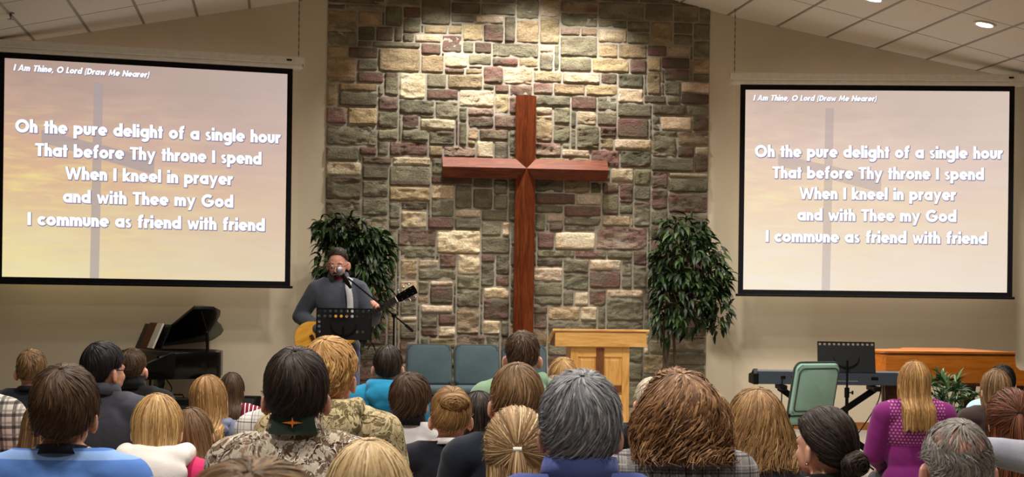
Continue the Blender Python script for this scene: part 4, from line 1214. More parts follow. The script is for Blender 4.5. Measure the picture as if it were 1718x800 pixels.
def hand_parts(w, d, up, curl=0.5, side=1, L=0.185):
    """palm and five separate curled fingers from wrist w, pointing along d, back of the hand towards up"""
    w = Vector(w); d = Vector(d).normalized(); up = Vector(up); up = (up - d * up.dot(d)).normalized(); lat = d.cross(up) * side
    P = []; pl = 0.085
    for k in (-1, -0.33, 0.33, 1): P.append(('c', w + d * 0.01 + lat * 0.018 * k, 0.013, w + d * pl + lat * 0.030 * k, 0.0115))
    for k, ln in zip((-1, -0.33, 0.33, 1), (0.074, 0.084, 0.078, 0.062)):
        p = w + d * pl + lat * 0.030 * k; a = 0.25 + curl * 0.4; r = 0.0092
        for seg in (0.45, 0.31, 0.24):
            dr = d * math.cos(a) - up * math.sin(a) + lat * 0.05 * k; q = p + dr * ln * seg; P.append(('c', p, r, q, r * 0.92)); p = q; r *= 0.93; a += curl * 0.9
    p = w + d * 0.03 - lat * 0.024; a = d * 0.62 - lat * 0.62 - up * 0.35
    q = p + a * 0.042; P.append(('c', p, 0.0125, q, 0.0105)); a2 = d * 0.85 - lat * 0.15 - up * 0.5; P.append(('c', q, 0.0105, q + a2 * 0.034, 0.0088))
    return P


HZ = 1.190                                      # cranium centre of the seated figure; top of the skull is 1.298
SEAT_ARM = {1: ((0.185, -0.02, 0.985), (0.235, 0.03, 0.74), (0.11, 0.30, 0.64)), -1: ((-0.185, -0.02, 0.985), (-0.235, 0.03, 0.74), (-0.11, 0.30, 0.64))}


def seated_parts(arms, grow=0.0, top=False):
    g = grow; P = []
    if not top:
        P += head_parts(HZ)
        P += [('c', (0, -0.030, 1.00), 0.060, (0, -0.012, 1.135), 0.054)]
    P += [('e', (0, -0.01, 0.90), (0.168 + g, 0.112 + g, 0.17 + g)), ('e', (0, 0, 0.73), (0.148 + g, 0.105 + g, 0.17 + g)), ('e', (0, -0.01, 0.57), (0.175 + g, 0.125 + g, 0.13 + g)),
          ('c', (-0.15, -0.025, 0.990), 0.058 + g, (0.15, -0.025, 0.990), 0.058 + g), ('e', (0, -0.02, 1.015), (0.13 + g, 0.075 + g, 0.055 + g))]
    for s in (-1, 1):
        P += [('c', (s * 0.035, -0.03, 1.06), 0.042 + g, (s * 0.13, -0.025, 1.005), 0.05 + g)]
        a, b, c = arms[s]
        P += [('c', a, 0.056 + g, b, 0.044 + g), ('c', b, 0.043 + g, tuple(np.array(b) + (np.array(c) - np.array(b)) * (0.94 if top else 1)), 0.028 + g)]
        if not top:
            d = np.array(c) - np.array(b); d = d / np.linalg.norm(d); P += hand_parts(c, tuple(d * 0.8 + np.array((0, 0.2, -0.15))), (0, 0, 1), 0.35, -s)
            P += [('c', (s * 0.09, 0, 0.54), 0.085, (s * 0.11, 0.42, 0.53), 0.058), ('c', (s * 0.11, 0.42, 0.53), 0.056, (s * 0.11, 0.40, 0.10), 0.040), ('c', (s * 0.11, 0.38, 0.05), 0.038, (s * 0.12, 0.55, 0.036), 0.030)]
    return P


CACHE = {}


def base_mesh(key, fn):
    if key not in CACHE: CACHE[key] = fn()
    return CACHE[key]


def cut(me, co, no):
    b = bmesh.new(); b.from_mesh(me)
    bmesh.ops.bisect_plane(b, geom=b.verts[:] + b.edges[:] + b.faces[:], plane_co=co, plane_no=no, clear_outer=True)
    b.to_mesh(me); b.free(); return me


def wrinkle(me, amp, seed=0):
    v = verts_of(me); n = np.empty(len(me.vertices) * 3, np.float32); me.vertices.foreach_get('normal', n); n = n.reshape(-1, 3)
    f = fbm(v[:, 0] * 9 + v[:, 2] * 5, v[:, 2] * 8 - v[:, 1] * 6, seed, 3) - 0.44
    set_verts(me, v + n * (f * amp)[:, None]); return me


ARM_KEY = {'lap': SEAT_ARM,
           'reach': {1: SEAT_ARM[1], -1: ((-0.185, -0.03, 1.0), (-0.40, -0.14, 0.965), (-0.60, -0.07, 0.995))}}


def turn_head(me, yaw, nod, tilt=0.0, pz=1.09):
    if abs(yaw) + abs(nod) + abs(tilt) < 1e-4: return me
    me = me.copy(); v = verts_of(me)
    me_v = head_xform(v, yaw, nod, tilt, pz); set_verts(me, me_v); return me


def head_xform(v, yaw, nod, tilt, pz=1.09):
    w = np.clip((v[:, 2] - (pz - 0.05)) / 0.075, 0, 1); w = w * w * (3 - 2 * w)
    w = np.where(np.abs(v[:, 0]) + np.abs(v[:, 1]) > 0.4, 0, w)
    out = v.copy()
    for th, ax in ((nod, 'X'), (tilt, 'Y'), (yaw, 'Z')):
        a = th * w; c, s = np.cos(a), np.sin(a); x, y, z = out[:, 0].copy(), out[:, 1] + 0.02, out[:, 2] - pz
        if ax == 'Z': x, y = x * c - y * s, x * s + y * c
        elif ax == 'X': y, z = y * c - z * s, y * s + z * c
        else: x, z = x * c + z * s, -x * s + z * c
        out = np.stack([x, y - 0.02, z + pz], 1)
    return out


# --- hair: a shell over the skull plus many single locks that follow it from the crown to the ends
SK = np.array([0.080, 0.099, 0.111]); SKC = np.array([0, -0.012, 0])     # relative to the cranium centre


def skull_r(d, grow=0.0):
    s = SK + grow; return (np.abs(d / s) ** 2.15).sum(-1) ** (-1 / 2.15)


HLINE = {'short': ([0, 30, 55, 72, 82, 106, 120, 180], [40, 36, 22, -2, 3, 0, -32, -41]),
         'crop': ([0, 30, 55, 72, 82, 106, 120, 180], [44, 42, 28, 4, 7, 5, -24, -38]),
         'mop': ([0, 30, 55, 72, 82, 106, 120, 180], [30, 26, 10, -12, -8, -10, -36, -45]),
         'long': ([0, 30, 55, 75, 90, 110, 180], [40, 34, 14, -10, -22, -34, -40])}


def hair_paths(st, nA=72, nT=22):
    """grid of points from the crown (t=0) to the hair ends (t=1) for every direction around it"""
    w = np.array(st.get('crown', (0.0, -0.42, 0.9))); w = w / np.linalg.norm(w)
    e1 = np.array([0, 1.0, 0]) - w * w[1]; e1 /= np.linalg.norm(e1); e2 = np.cross(w, e1)
    al = np.linspace(0, 2 * np.pi, nA + 1); be = np.linspace(0.0, np.radians(165), 130)
    D = (np.cos(be)[None, :, None] * w + np.sin(be)[None, :, None] * (np.cos(al)[:, None, None] * e1 + np.sin(al)[:, None, None] * e2))
    az = np.degrees(np.abs(np.arctan2(D[..., 0], D[..., 1]))); el = np.degrees(np.arcsin(np.clip(D[..., 2], -1, 1)))
    lx, ly = HLINE[st.get('line', 'short')]
    ok = el > np.maximum(np.interp(az, lx, ly) + st.get('lift', 0), st.get('elmin', -90))
    ok[:, 0] = True
    last = np.where(ok.all(1), be.size - 1, np.argmin(ok, 1)); last = np.maximum(last - 1, 3)
    if 'bmax' in st: last = np.minimum(last, int(np.radians(st['bmax']) / be[1]))
    if st.get('line') == 'long':
        last = np.minimum(last, 100)
    k = np.array([1, 2, 3, 2, 1.0]); k /= k.sum(); lm = np.concatenate([last[-3:-1], last, last[1:3]]).astype(float); last = np.convolve(lm, k, 'valid')
    b0 = st.get('hole', 0.0)
    T = np.linspace(0, 1, nT)
    rows = []
    th0, th1 = st.get('thick', (0.020, 0.008)); vol = st.get('vol', 0.0); side = st.get('side', 0.0)
    for i in range(nA + 1):
        bmax = np.interp(last[i], np.arange(be.size), be); b = b0 + (bmax - b0) * T
        d = np.cos(b)[:, None] * w + np.sin(b)[:, None] * (math.cos(al[i]) * e1 + math.sin(al[i]) * e2)
        th = th0 + (th1 - th0) * T ** 1.5
        elv = np.degrees(np.arcsin(np.clip(d[:, 2], -1, 1)))
        th = th + vol * np.clip((d[:, 2] + 0.2), 0, 1) + side * np.exp(-((d[:, 2] - 0.1) / 0.35) ** 2) * np.abs(d[:, 0])
        P = SKC + d * (skull_r(d) + th)[:, None]
        Ld = st.get('drop', 0.0); a_az = math.degrees(abs(math.atan2(d[-1, 0], d[-1, 1])))
        if Ld and a_az > st.get('face', 62):
            p = P[-1].copy(); n = 26; u = np.linspace(0, 1, n + 1)[1:]
            fr = min(1, (a_az - st.get('face', 62)) / 25 + 0.35)
            L = Ld * fr * (1 + st.get('taper', 0.0) * (a_az / 180 - 0.7)) + (P[-1, 2] + 0.06)
            z = p[2] - L * u
            x = p[0] * (1 + st.get('flare', 0.0) * np.sin(np.pi * np.minimum(1, u * 1.2)) - st.get('gather', 0.15) * u); y = p[1] - 0.012 * u
            k2 = np.clip((-0.09 - z) / 0.09, 0, 1); k2 = k2 * k2 * (3 - 2 * k2)
            back = st.get('backy', -0.150) - 0.02 * k2 * (1 - (np.abs(x) / 0.1) ** 2)
            y = y + (np.minimum(back, y) - y) * k2 * (1.0 if a_az > 95 else 0.75)
            P = np.concatenate([P, np.stack([x, y, z], 1)])
        s = np.concatenate([[0], np.cumsum(np.linalg.norm(np.diff(P, axis=0), axis=1))]); s /= s[-1]
        rows.append(np.stack([np.interp(T, s, P[:, k]) for k in range(3)], 1))
    G = np.array(rows)
    sw = st.get('swirl', 0.0)
    if sw:                                     # hair turns about the crown
        nG = G.copy()
        for j in range(nT):
            sh = sw * math.sin(math.pi * T[j]) * nA / (2 * math.pi); idx = (np.arange(nA + 1) + sh) % nA
            i0 = np.floor(idx).astype(int); f = (idx - i0)[:, None]; nG[:, j] = G[i0, j] * (1 - f) + G[(i0 + 1) % nA, j] * f
        G = nG
    return G


def grid_normals(G):
    dT = np.gradient(G, axis=1); dA = np.empty_like(G); dA[1:-1] = G[2:] - G[:-2]; dA[0] = dA[-1] = G[1] - G[-2]
    N = np.cross(dA, dT); N /= np.linalg.norm(N, axis=-1, keepdims=True) + 1e-9
    C = G.mean((0, 1)); s = np.sign(((G - C) * N).sum(-1).mean()); return N * s


def samp(G, a, t):
    """bilinear lookup, a in 0..1 around, t in 0..1 along"""
    nA, nT = G.shape[0] - 1, G.shape[1]
    x = (a % 1.0) * nA; y = np.clip(t, 0, 1) * (nT - 1); i = np.minimum(np.floor(x).astype(int), nA - 1); j = np.minimum(np.floor(y).astype(int), nT - 2); fx = (x - i)[..., None]; fy = (y - j)[..., None]
    return (G[i, j] * (1 - fx) + G[i + 1, j] * fx) * (1 - fy) + (G[i, j + 1] * (1 - fx) + G[i + 1, j + 1] * fx) * fy


def hair_geo(st, seed, locks):
    """returns verts, quads, tone for shell and locks (head-local)"""
    r = np.random.RandomState(seed); G = hair_paths(st)
    nA, nT = G.shape[0] - 1, G.shape[1]; N = grid_normals(G)
    A, T = np.meshgrid(np.linspace(0, 1, nA + 1), np.linspace(0, 1, nT), indexing='ij')
    env = np.sin(np.pi * np.clip(T * 0.9 + 0.05, 0, 1))
    rid = (fbm(A * 26 + 2 * np.sin(T * 3), T * 2.2, seed, 3) - 0.44); rid[-1] = rid[0]; amp = st.get('ridge', 0.006)
    S = G + N * (rid * amp * env)[..., None]
    tone = np.clip(0.42 + (fbm(A * 50, T * 2, seed + 3, 3) - 0.44) * 1.6, 0, 1); tone[-1] = tone[0]
    V = [S.reshape(-1, 3)]; TT = [tone.reshape(-1)]
    ii, jj = np.meshgrid(np.arange(nA), np.arange(nT - 1), indexing='ij'); b = ii * nT + jj; Q = [np.stack([b, b + nT, b + nT + 1, b + 1], -1).reshape(-1, 4)]
    # tuck the ends in so the shell has thickness
    inn = S[:, -1] * np.array([0.9, 0.9, 1.0]) + np.array([0, -0.002, 0.004]); n0 = S.shape[0] * S.shape[1]; V.append(inn); TT.append(np.full(nA + 1, 0.15)); k = np.arange(nA)
    e = k * nT + nT - 1; Q.append(np.stack([e, e + nT, n0 + k + 1, n0 + k], -1)); nv = n0 + nA + 1
    n = locks; sg = 8
    a0 = r.rand(n); ln = np.clip(r.normal(st.get('len', 0.45), 0.12, n), 0.12, 1.0); t0 = r.rand(n) ** st.get('bias', 0.9) * (1.04 - ln * 0.8) - 0.04; t0 = np.clip(t0, st.get('t0', 0.03), 1)
    u = np.linspace(0, 1, sg); t = np.clip(t0[:, None] + ln[:, None] * u, 0, 1.0 + st.get('over', 0.03))
    wan = r.normal(0, st.get('wander', 0.012), (n, 1)); a = a0[:, None] + wan * u + 0.004 * np.sin(u * 5 + r.rand(n, 1) * 6)
    Pc = samp(G, a, np.minimum(t, 1)); Nn = samp(N, a, np.minimum(t, 1)); rr = samp((rid * amp * env)[..., None], a, np.minimum(t, 1))
    lift = 0.0012 + r.rand(n, 1) * st.get('lift_amp', 0.004) + st.get('flick', 0.004) * r.rand(n, 1) * u ** 2
    Pc = Pc + Nn * (rr + lift[..., None])
    Tg = np.gradient(Pc, axis=1); Tg /= np.linalg.norm(Tg, axis=-1, keepdims=True) + 1e-9
    ov = np.clip(t - 1, 0, 1); Pc = Pc + Tg * ov[..., None] * 0.5
    W = np.cross(Tg, Nn); W /= np.linalg.norm(W, axis=-1, keepdims=True) + 1e-9
    cu = st.get('curl', 0.0)
    if cu:
        ph = r.rand(n, 1) * 6.3; fq = r.uniform(5, 9, (n, 1)); ev = np.clip(t * 1.6 - 0.25, 0, 1)
        Pc = Pc + W * (cu * np.sin(u * fq + ph) * ev)[..., None] + Nn * (cu * 0.7 * (np.cos(u * fq + ph) + 0.5) * ev)[..., None]
    wd = st.get('width', 0.0045) * (0.6 + 0.8 * r.rand(n, 1)) * np.minimum(1, np.minimum(u * 5 + 0.35, (1 - u) * 2.6 + 0.12))[None]
    tw = r.normal(0, 0.35, (n, 1)); Wt = W * np.cos(tw)[..., None] + Nn * np.sin(tw)[..., None]
    L = Pc + Wt * wd[..., None] / 2; Rr = Pc - Wt * wd[..., None] / 2; M = Pc + Nn * (wd * 0.22)[..., None]
    V.append(np.stack([L, M, Rr], 2).reshape(-1, 3)); tn = np.clip(r.normal(0.5, 0.22, (n, 1)) + (u - 0.5) * st.get('tip', 0.1), 0, 1); TT.append(np.repeat(tn[..., None], 3, 2).reshape(-1))
    li, lj = np.meshgrid(np.arange(n), np.arange(sg - 1), indexing='ij'); b = nv + (li * sg + lj) * 3
    Q.append(np.stack([b, b + 1, b + 4, b + 3], -1).reshape(-1, 4)); Q.append(np.stack([b + 1, b + 2, b + 5, b + 4], -1).reshape(-1, 4))
    if st.get('noshell'):
        return V[2], np.concatenate(Q[2:]) - nv, TT[2]
    return np.concatenate(V), np.concatenate(Q), np.concatenate(TT)


def coil_geo(c, rad, seed, n, squash=(1, 1, 1)):
    """a bun: locks wound round a ball"""
    r = np.random.RandomState(seed); sg = 12; c = np.array(c); sq = np.array(squash)
    th, ph = np.meshgrid(np.linspace(0, np.pi, 14), np.linspace(0, 2 * np.pi, 25), indexing='ij')
    S = c + sq * rad * 0.93 * np.stack([np.sin(th) * np.cos(ph), np.cos(th), np.sin(th) * np.sin(ph)], -1); V = [S.reshape(-1, 3)]; T = [np.full(S.shape[0] * S.shape[1], 0.25)]
    ii, jj = np.meshgrid(np.arange(13), np.arange(24), indexing='ij'); b = ii * 25 + jj; Q = [np.stack([b, b + 25, b + 26, b + 1], -1).reshape(-1, 4)]; nv = 14 * 25
    a0 = r.rand(n, 1) * 6.28; th0 = np.arccos(np.clip(r.uniform(-0.55, 1, (n, 1)), -1, 1)); u = np.linspace(0, 1, sg)[None]; ang = a0 + u * r.uniform(1.2, 2.6, (n, 1)); thv = np.clip(th0 + (u - .5) * r.normal(0, 0.5, (n, 1)), 0.05, 3.0)
    rr = rad * (0.96 + 0.10 * r.rand(n, 1) + 0.07 * np.sin(thv * 7 + ang * 0.6))
    d = np.stack([np.sin(thv) * np.cos(ang), -np.cos(thv), np.sin(thv) * np.sin(ang)], -1); P = c + d * rr[..., None] * sq
    Tg = np.gradient(P, axis=1); Tg /= np.linalg.norm(Tg, axis=-1, keepdims=True) + 1e-9; W = np.cross(Tg, d); wd = (0.005 * np.minimum(1, np.minimum(u * 4 + .3, (1 - u) * 4 + .2)) * np.ones((n, 1)))[..., None]
    V.append(np.stack([P + W * wd / 2, P + d * wd * .25, P - W * wd / 2], 2).reshape(-1, 3)); tn = np.clip(r.normal(.5, .22, (n, 1)), 0, 1) * np.ones((1, sg)); T.append(np.repeat(tn[..., None], 3, 2).reshape(-1))
    li, lj = np.meshgrid(np.arange(n), np.arange(sg - 1), indexing='ij'); b = nv + (li * sg + lj) * 3
    Q.append(np.stack([b, b + 1, b + 4, b + 3], -1).reshape(-1, 4)); Q.append(np.stack([b + 1, b + 2, b + 5, b + 4], -1).reshape(-1, 4))
    return np.concatenate(V), np.concatenate(Q), np.concatenate(T)


def strand_bundle(p0, p1, p2, rad, seed, n, end=1.0):
    """hanging locks along a curve p0-p1-p2"""
    r = np.random.RandomState(seed); sg = 10; u = np.linspace(0, 1, sg)[None, :, None]; p0, p1, p2 = [np.array(p)[None, None] for p in (p0, p1, p2)]
    C = p0 * (1 - u) ** 2 + 2 * p1 * u * (1 - u) + p2 * u * u; an = r.rand(n, 1) * 6.28; q = np.sqrt(r.rand(n, 1)); sp = rad * q * (0.35 + (np.sin(u[..., 0] * 2.6)) * 0.75)
    P = C + np.stack([np.cos(an) * sp, np.sin(an) * sp * 0.5 - 0.0, 0 * sp], -1); P[..., 2] += r.normal(0, 0.012, (n, 1)) * u[..., 0]
    d = np.stack([np.cos(an) * np.ones((1, sg)), np.sin(an) * np.ones((1, sg)), 0 * np.ones((n, sg))], -1); Tg = np.gradient(P, axis=1); Tg /= np.linalg.norm(Tg, axis=-1, keepdims=True) + 1e-9
    W = np.cross(Tg, d); W /= np.linalg.norm(W, axis=-1, keepdims=True) + 1e-9; wd = (0.005 * np.minimum(1, np.minimum(u[..., 0] * 5 + .5, (1 - u[..., 0]) * 3 + .15)) * np.ones((n, 1)))[..., None]
    V = np.stack([P + W * wd / 2, P + d * wd * .3, P - W * wd / 2], 2).reshape(-1, 3); tn = np.clip(r.normal(.55, .22, (n, 1)), 0, 1) * np.ones((1, sg)); T = np.repeat(tn[..., None], 3, 2).reshape(-1)
    li, lj = np.meshgrid(np.arange(n), np.arange(sg - 1), indexing='ij'); b = (li * sg + lj) * 3
    return V, np.concatenate([np.stack([b, b + 1, b + 4, b + 3], -1).reshape(-1, 4), np.stack([b + 1, b + 2, b + 5, b + 4], -1).reshape(-1, 4)]), T


def hair_mat(name, cols, rough=0.48):
    t = NT(name); a = t.node('ShaderNodeAttribute', attribute_name='tone')
    c = t.ramp(a.outputs['Fac'], [(0.0, cols[0]), (0.5, cols[1]), (1.0, cols[2])])
    t.base(c); return t.surf(rough, 0, 0.22)


def hair_object(name, parts, mat, parent, yaw, nod, tilt, cz=HZ):
    V = np.concatenate([p[0] for p in parts]); off = 0; Q = []
    for p in parts: Q.append(p[1] + off); off += len(p[0])
    T = np.concatenate([p[2] for p in parts]); V = V + np.array([0, 0, cz])
    if abs(yaw) + abs(nod) + abs(tilt) > 1e-4:
        w = head_xform(np.concatenate([V, [[0, 0, 9]]]), yaw, nod, tilt, 1.09 + (cz - HZ))[:-1]; V = w
    me = fast_mesh(name, V, np.concatenate(Q)); T = T[:len(me.vertices)]
    ca = me.color_attributes.new('tone', 'FLOAT_COLOR', 'POINT'); ca.data.foreach_set('color', np.repeat(T[:, None], 4, 1).astype(np.float32).ravel())
    return link_mesh(name, me, mat, parent)


def skin_mat(name, c):
    t = NT(name); n = t.noise(t.coord(), 40, 3)
    t.base(t.ramp(n, [(0.3, tuple(x * 0.88 for x in c[:3]) + (1,)), (0.7, c)])); t.b.inputs['Subsurface Weight'].default_value = 0.08; t.b.inputs['Subsurface Radius'].default_value = (0.01, 0.004, 0.002); return t.surf(0.5, 0, 0.35)


SKIN = {'fair': skin_mat('fair_skin', rgb(224, 168, 142)), 'pink': skin_mat('pink_skin', rgb(220, 160, 140)), 'tan': skin_mat('tanned_skin', rgb(212, 156, 130))}
HC = {'brown': [rgb(34, 24, 17), rgb(66, 47, 33), rgb(104, 78, 54)], 'dkbrown': [rgb(20, 15, 13), rgb(40, 31, 27), rgb(70, 55, 46)], 'black': [rgb(10, 9, 10), rgb(22, 19, 20), rgb(46, 40, 40)],
      'ltbrown': [rgb(62, 44, 28), rgb(112, 84, 56), rgb(160, 126, 88)], 'blond': [rgb(112, 80, 44), rgb(176, 136, 84), rgb(222, 188, 134)], 'dkblond': [rgb(82, 58, 34), rgb(140, 104, 66), rgb(190, 150, 100)],
      'strawb': [rgb(110, 76, 40), rgb(180, 134, 78), rgb(226, 188, 128)], 'paleblond': [rgb(160, 128, 84), rgb(214, 184, 136), rgb(242, 222, 184)], 'gold': [rgb(90, 62, 34), rgb(154, 114, 68), rgb(206, 168, 110)],
      'grey': [rgb(54, 54, 60), rgb(112, 112, 118), rgb(186, 186, 190)], 'white': [rgb(190, 176, 150), rgb(224, 214, 192), rgb(242, 236, 222)], 'auburn': [rgb(42, 20, 12), rgb(88, 48, 30), rgb(134, 80, 50)],
      'curlbrown': [rgb(56, 37, 23), rgb(116, 81, 52), rgb(174, 132, 88)], 'streak': [rgb(88, 64, 40), rgb(150, 116, 78), rgb(224, 198, 154)], 'greybrown': [rgb(70, 64, 58), rgb(124, 118, 112), rgb(178, 174, 168)]}
_hm = {}


def hmat(k):
    if k not in _hm: _hm[k] = hair_mat('hair_' + k, HC[k])
    return _hm[k]


# cloth with its own patterns
def stripes(name, cols, scale, axis=2, warp=0.0):
    t = NT(name); s = t.sep(t.coord()); v = s[axis]
    f = t.math('FRACT', t.math('MULTIPLY', v, scale)); n = len(cols)
    t.base(t.ramp(f, [(i / n, c) for i, c in enumerate(cols)], 'CONSTANT')); t.bump(t.noise(t.coord(), 30, 3), 0.25, 0.005); return t.surf(0.9, 0, 0.15)


def plaid(name, ground, dark, light, period=0.09, thin=0.10):
    t = NT(name); s = t.sep(t.coord()); c = ground
    for ax in (0, 2):
        f = t.math('FRACT', t.math('DIVIDE', s[ax], period))
        c = t.mix(t.math('MULTIPLY', t.math('LESS_THAN', f, thin), 0.75), c, dark); c = t.mix(t.math('MULTIPLY', t.math('LESS_THAN', t.math('ABSOLUTE', t.math('SUBTRACT', f, 0.5)), thin * 0.4), 0.6), c, light)
        c = t.mix(t.math('MULTIPLY', t.math('LESS_THAN', t.math('ABSOLUTE', t.math('SUBTRACT', f, 0.24)), thin * 0.3), 0.45), c, dark)
    t.base(c); t.bump(t.noise(t.coord(), 26, 3), 0.25, 0.005); return t.surf(0.9, 0, 0.15)


def camo(name, cols, seed=0.0):
    t = NT(name); v = t.coord(scale=(1, 1, 0.8)); n = t.noise(v, 11 + seed, 4, 0.6, 1.5)
    c = t.ramp(n, [(0.3, cols[0]), (0.46, cols[1]), (0.56, cols[2])], 'CONSTANT'); e = t.math('ABSOLUTE', t.math('SUBTRACT', t.noise(v, 8.5, 3, 0.5, 2.2), 0.5))
    c = t.mix(t.math('LESS_THAN', e, 0.016), c, cols[3]); e2 = t.math('ABSOLUTE', t.math('SUBTRACT', t.noise(v, 12.0, 2, 0.5, 2.8), 0.47)); c = t.mix(t.math('LESS_THAN', e2, 0.012), c, cols[4])
    t.base(c); t.bump(t.noise(v, 30, 3), 0.25, 0.005); return t.surf(0.9, 0, 0.15)


CL = {}


def cloth(k):
    if k in CL: return CL[k]
    f = {'navy': lambda: fabric('navy_cotton', rgb(24, 26, 36)), 'black': lambda: fabric('black_cotton', rgb(20, 20, 22)), 'slate': lambda: fabric('slate_jacket_cloth', rgb(70, 72, 82)),
         'bluestripe': lambda: stripes('blue_striped_jersey', [rgb(88, 128, 200), rgb(88, 128, 200), rgb(138, 172, 228)], 13.0), 'pink': lambda: fabric('pink_jersey', rgb(238, 128, 142)), 'magenta': lambda: fabric('magenta_cotton', rgb(206, 52, 104)),
         'whiteplaid': lambda: plaid('white_checked_cotton', rgb(222, 220, 216), rgb(60, 60, 66), rgb(150, 152, 160), 0.06, 0.08), 'blackplaid': lambda: plaid('black_white_flannel', rgb(206, 200, 190), rgb(30, 30, 32), rgb(120, 118, 114), 0.045, 0.22),
         'fleece': lambda: fabric('white_fleece', rgb(238, 232, 226), 0.04), 'hoodblue': lambda: fabric('faded_blue_sweat', rgb(110, 118, 142)), 'redstripe': lambda: stripes('red_white_stripe', [rgb(122, 30, 52), rgb(122, 30, 52), rgb(122, 30, 52), rgb(232, 224, 222)], 34, 0),
         'camo': lambda: camo('woodland_print', [rgb(120, 100, 82), rgb(196, 184, 166), rgb(158, 134, 112), rgb(62, 46, 38), rgb(232, 228, 216)]), 'camotan': lambda: camo('dry_grass_print', [rgb(116, 104, 74), rgb(190, 174, 136), rgb(164, 148, 112), rgb(92, 76, 48), rgb(208, 196, 160)], 1.5),
         'brightblue': lambda: fabric('bright_blue_fleece', rgb(36, 132, 176)), 'whitejkt': lambda: fabric('white_jacket_cloth', rgb(214, 212, 214), 0.06), 'sage': lambda: fabric('sage_sweat', rgb(122, 148, 122)), 'dknavy': lambda: fabric('dark_navy_knit', rgb(26, 32, 44)),
         'greyplaid': lambda: plaid('grey_checked_wool', rgb(146, 142, 142), rgb(52, 58, 66), rgb(186, 184, 184), 0.055, 0.10), 'greyjkt': lambda: fabric('grey_wool', rgb(92, 94, 104)), 'purple': lambda: fabric('purple_knit', rgb(116, 30, 104)), 'bluechambray': lambda: fabric('blue_chambray', rgb(84, 98, 164)),
         'dkbrown': lambda: fabric('dark_brown_knit', rgb(58, 44, 42)), 'ltblue': lambda: fabric('light_blue_cotton', rgb(168, 214, 232)), 'greysweat': lambda: fabric('heather_grey_sweat', rgb(150, 152, 166)), 'greysweater': lambda: fabric('slate_pullover', rgb(72, 76, 88)), 'denim': lambda: fabric('denim', rgb(64, 84, 124)),
         'darktrouser': lambda: fabric('dark_trousers', rgb(40, 42, 50)), 'green': lambda: fabric('dark_green_felt', rgb(30, 46, 34)), 'orange': lambda: plain('orange_thread', rgb(224, 120, 40), 0.6), 'whitetrim': lambda: fabric('white_ribbing', rgb(228, 226, 226)), 'leather': lambda: plain('dark_leather', rgb(30, 24, 22), 0.5), 'red': lambda: fabric('red_cotton', rgb(170, 30, 50))}[k]
    CL[k] = f(); return CL[k]


def ring_band(name, r0, r1, z0, z1, mat, parent, tilt=0.0, open_front=0.0, thick=0.006, n=40, cy=-0.022, sy=1.0, flare=0.0):
    """a collar or neck band"""
    V, Q = [], []; a0, a1 = math.radians(90 + open_front), math.radians(450 - open_front); full = open_front == 0
    prof = [(r0, z0), (r1, z1), (r1 + thick + flare, z1 - 0.001), (r0 + thick * 1.6 + flare, z0)]
    for k in range(n + 1):
        a = a0 + (a1 - a0) * k / n
        for r, z in prof: V.append((r * math.cos(a), cy + r * sy * math.sin(a), z - tilt * math.sin(a) * r))
    for k in range(n):
        for j in range(4): Q.append((4 * k + j, 4 * k + (j + 1) % 4, 4 * k + 4 + (j + 1) % 4, 4 * k + 4 + j))
    if not full: Q += [(0, 1, 2, 3), (4 * n + 3, 4 * n + 2, 4 * n + 1, 4 * n)]
    return link_mesh(name, fast_mesh(name, V, Q), mat, parent)


def top_mesh(arm, grow, seed):
    me = fused(seated_parts(ARM_KEY[arm], grow, True), 0.010, 5); cut(me, (0, -0.05, 1.080), (0, 0.12, 1.0)); return wrinkle(me, 0.018, seed)


def hood_mesh(full):
    P = [('c', (-0.075, 0.05, 1.045), 0.024, (-0.098, -0.02, 1.075), 0.032), ('c', (0.075, 0.05, 1.045), 0.024, (0.098, -0.02, 1.075), 0.032)]
    if full: P += [('c', (s * 0.098, -0.02, 1.075), 0.034, (s * 0.078, -0.10, 1.065), 0.044) for s in (-1, 1)] + [('c', (-0.078, -0.10, 1.065), 0.044, (0.078, -0.10, 1.065), 0.044), ('e', (0, -0.135, 1.015), (0.125, 0.04, 0.07)), ('e', (0, -0.14, 0.965), (0.08, 0.03, 0.06))]
    return wrinkle(fused(P, 0.009, 5), 0.02, 4)


def shoe(parent, mat, x, y, z=0.0):
    m = MB(); m.box((x, y, z + 0.008), (0.085, 0.27, 0.016), 0.006); me = fused([('c', (0, -0.07, 0.05), 0.044, (0, 0.06, 0.038), 0.038), ('c', (0, 0.06, 0.038), 0.038, (0.004, 0.10, 0.032), 0.03), ('c', (0, -0.08, 0.05), 0.042, (0, -0.075, 0.09), 0.046)], 0.009, 3) if 'shoe' not in CACHE else CACHE['shoe']
    CACHE['shoe'] = me; o = bpy.data.objects.new('shoe', me); COL.objects.link(o); o.parent = parent; o.location = (x, y, z)
    if not me.materials: me.materials.append(mat)
    m.build('sole', mat, o); s = o.children[0]; s.location = (-x, -y, -z); return o


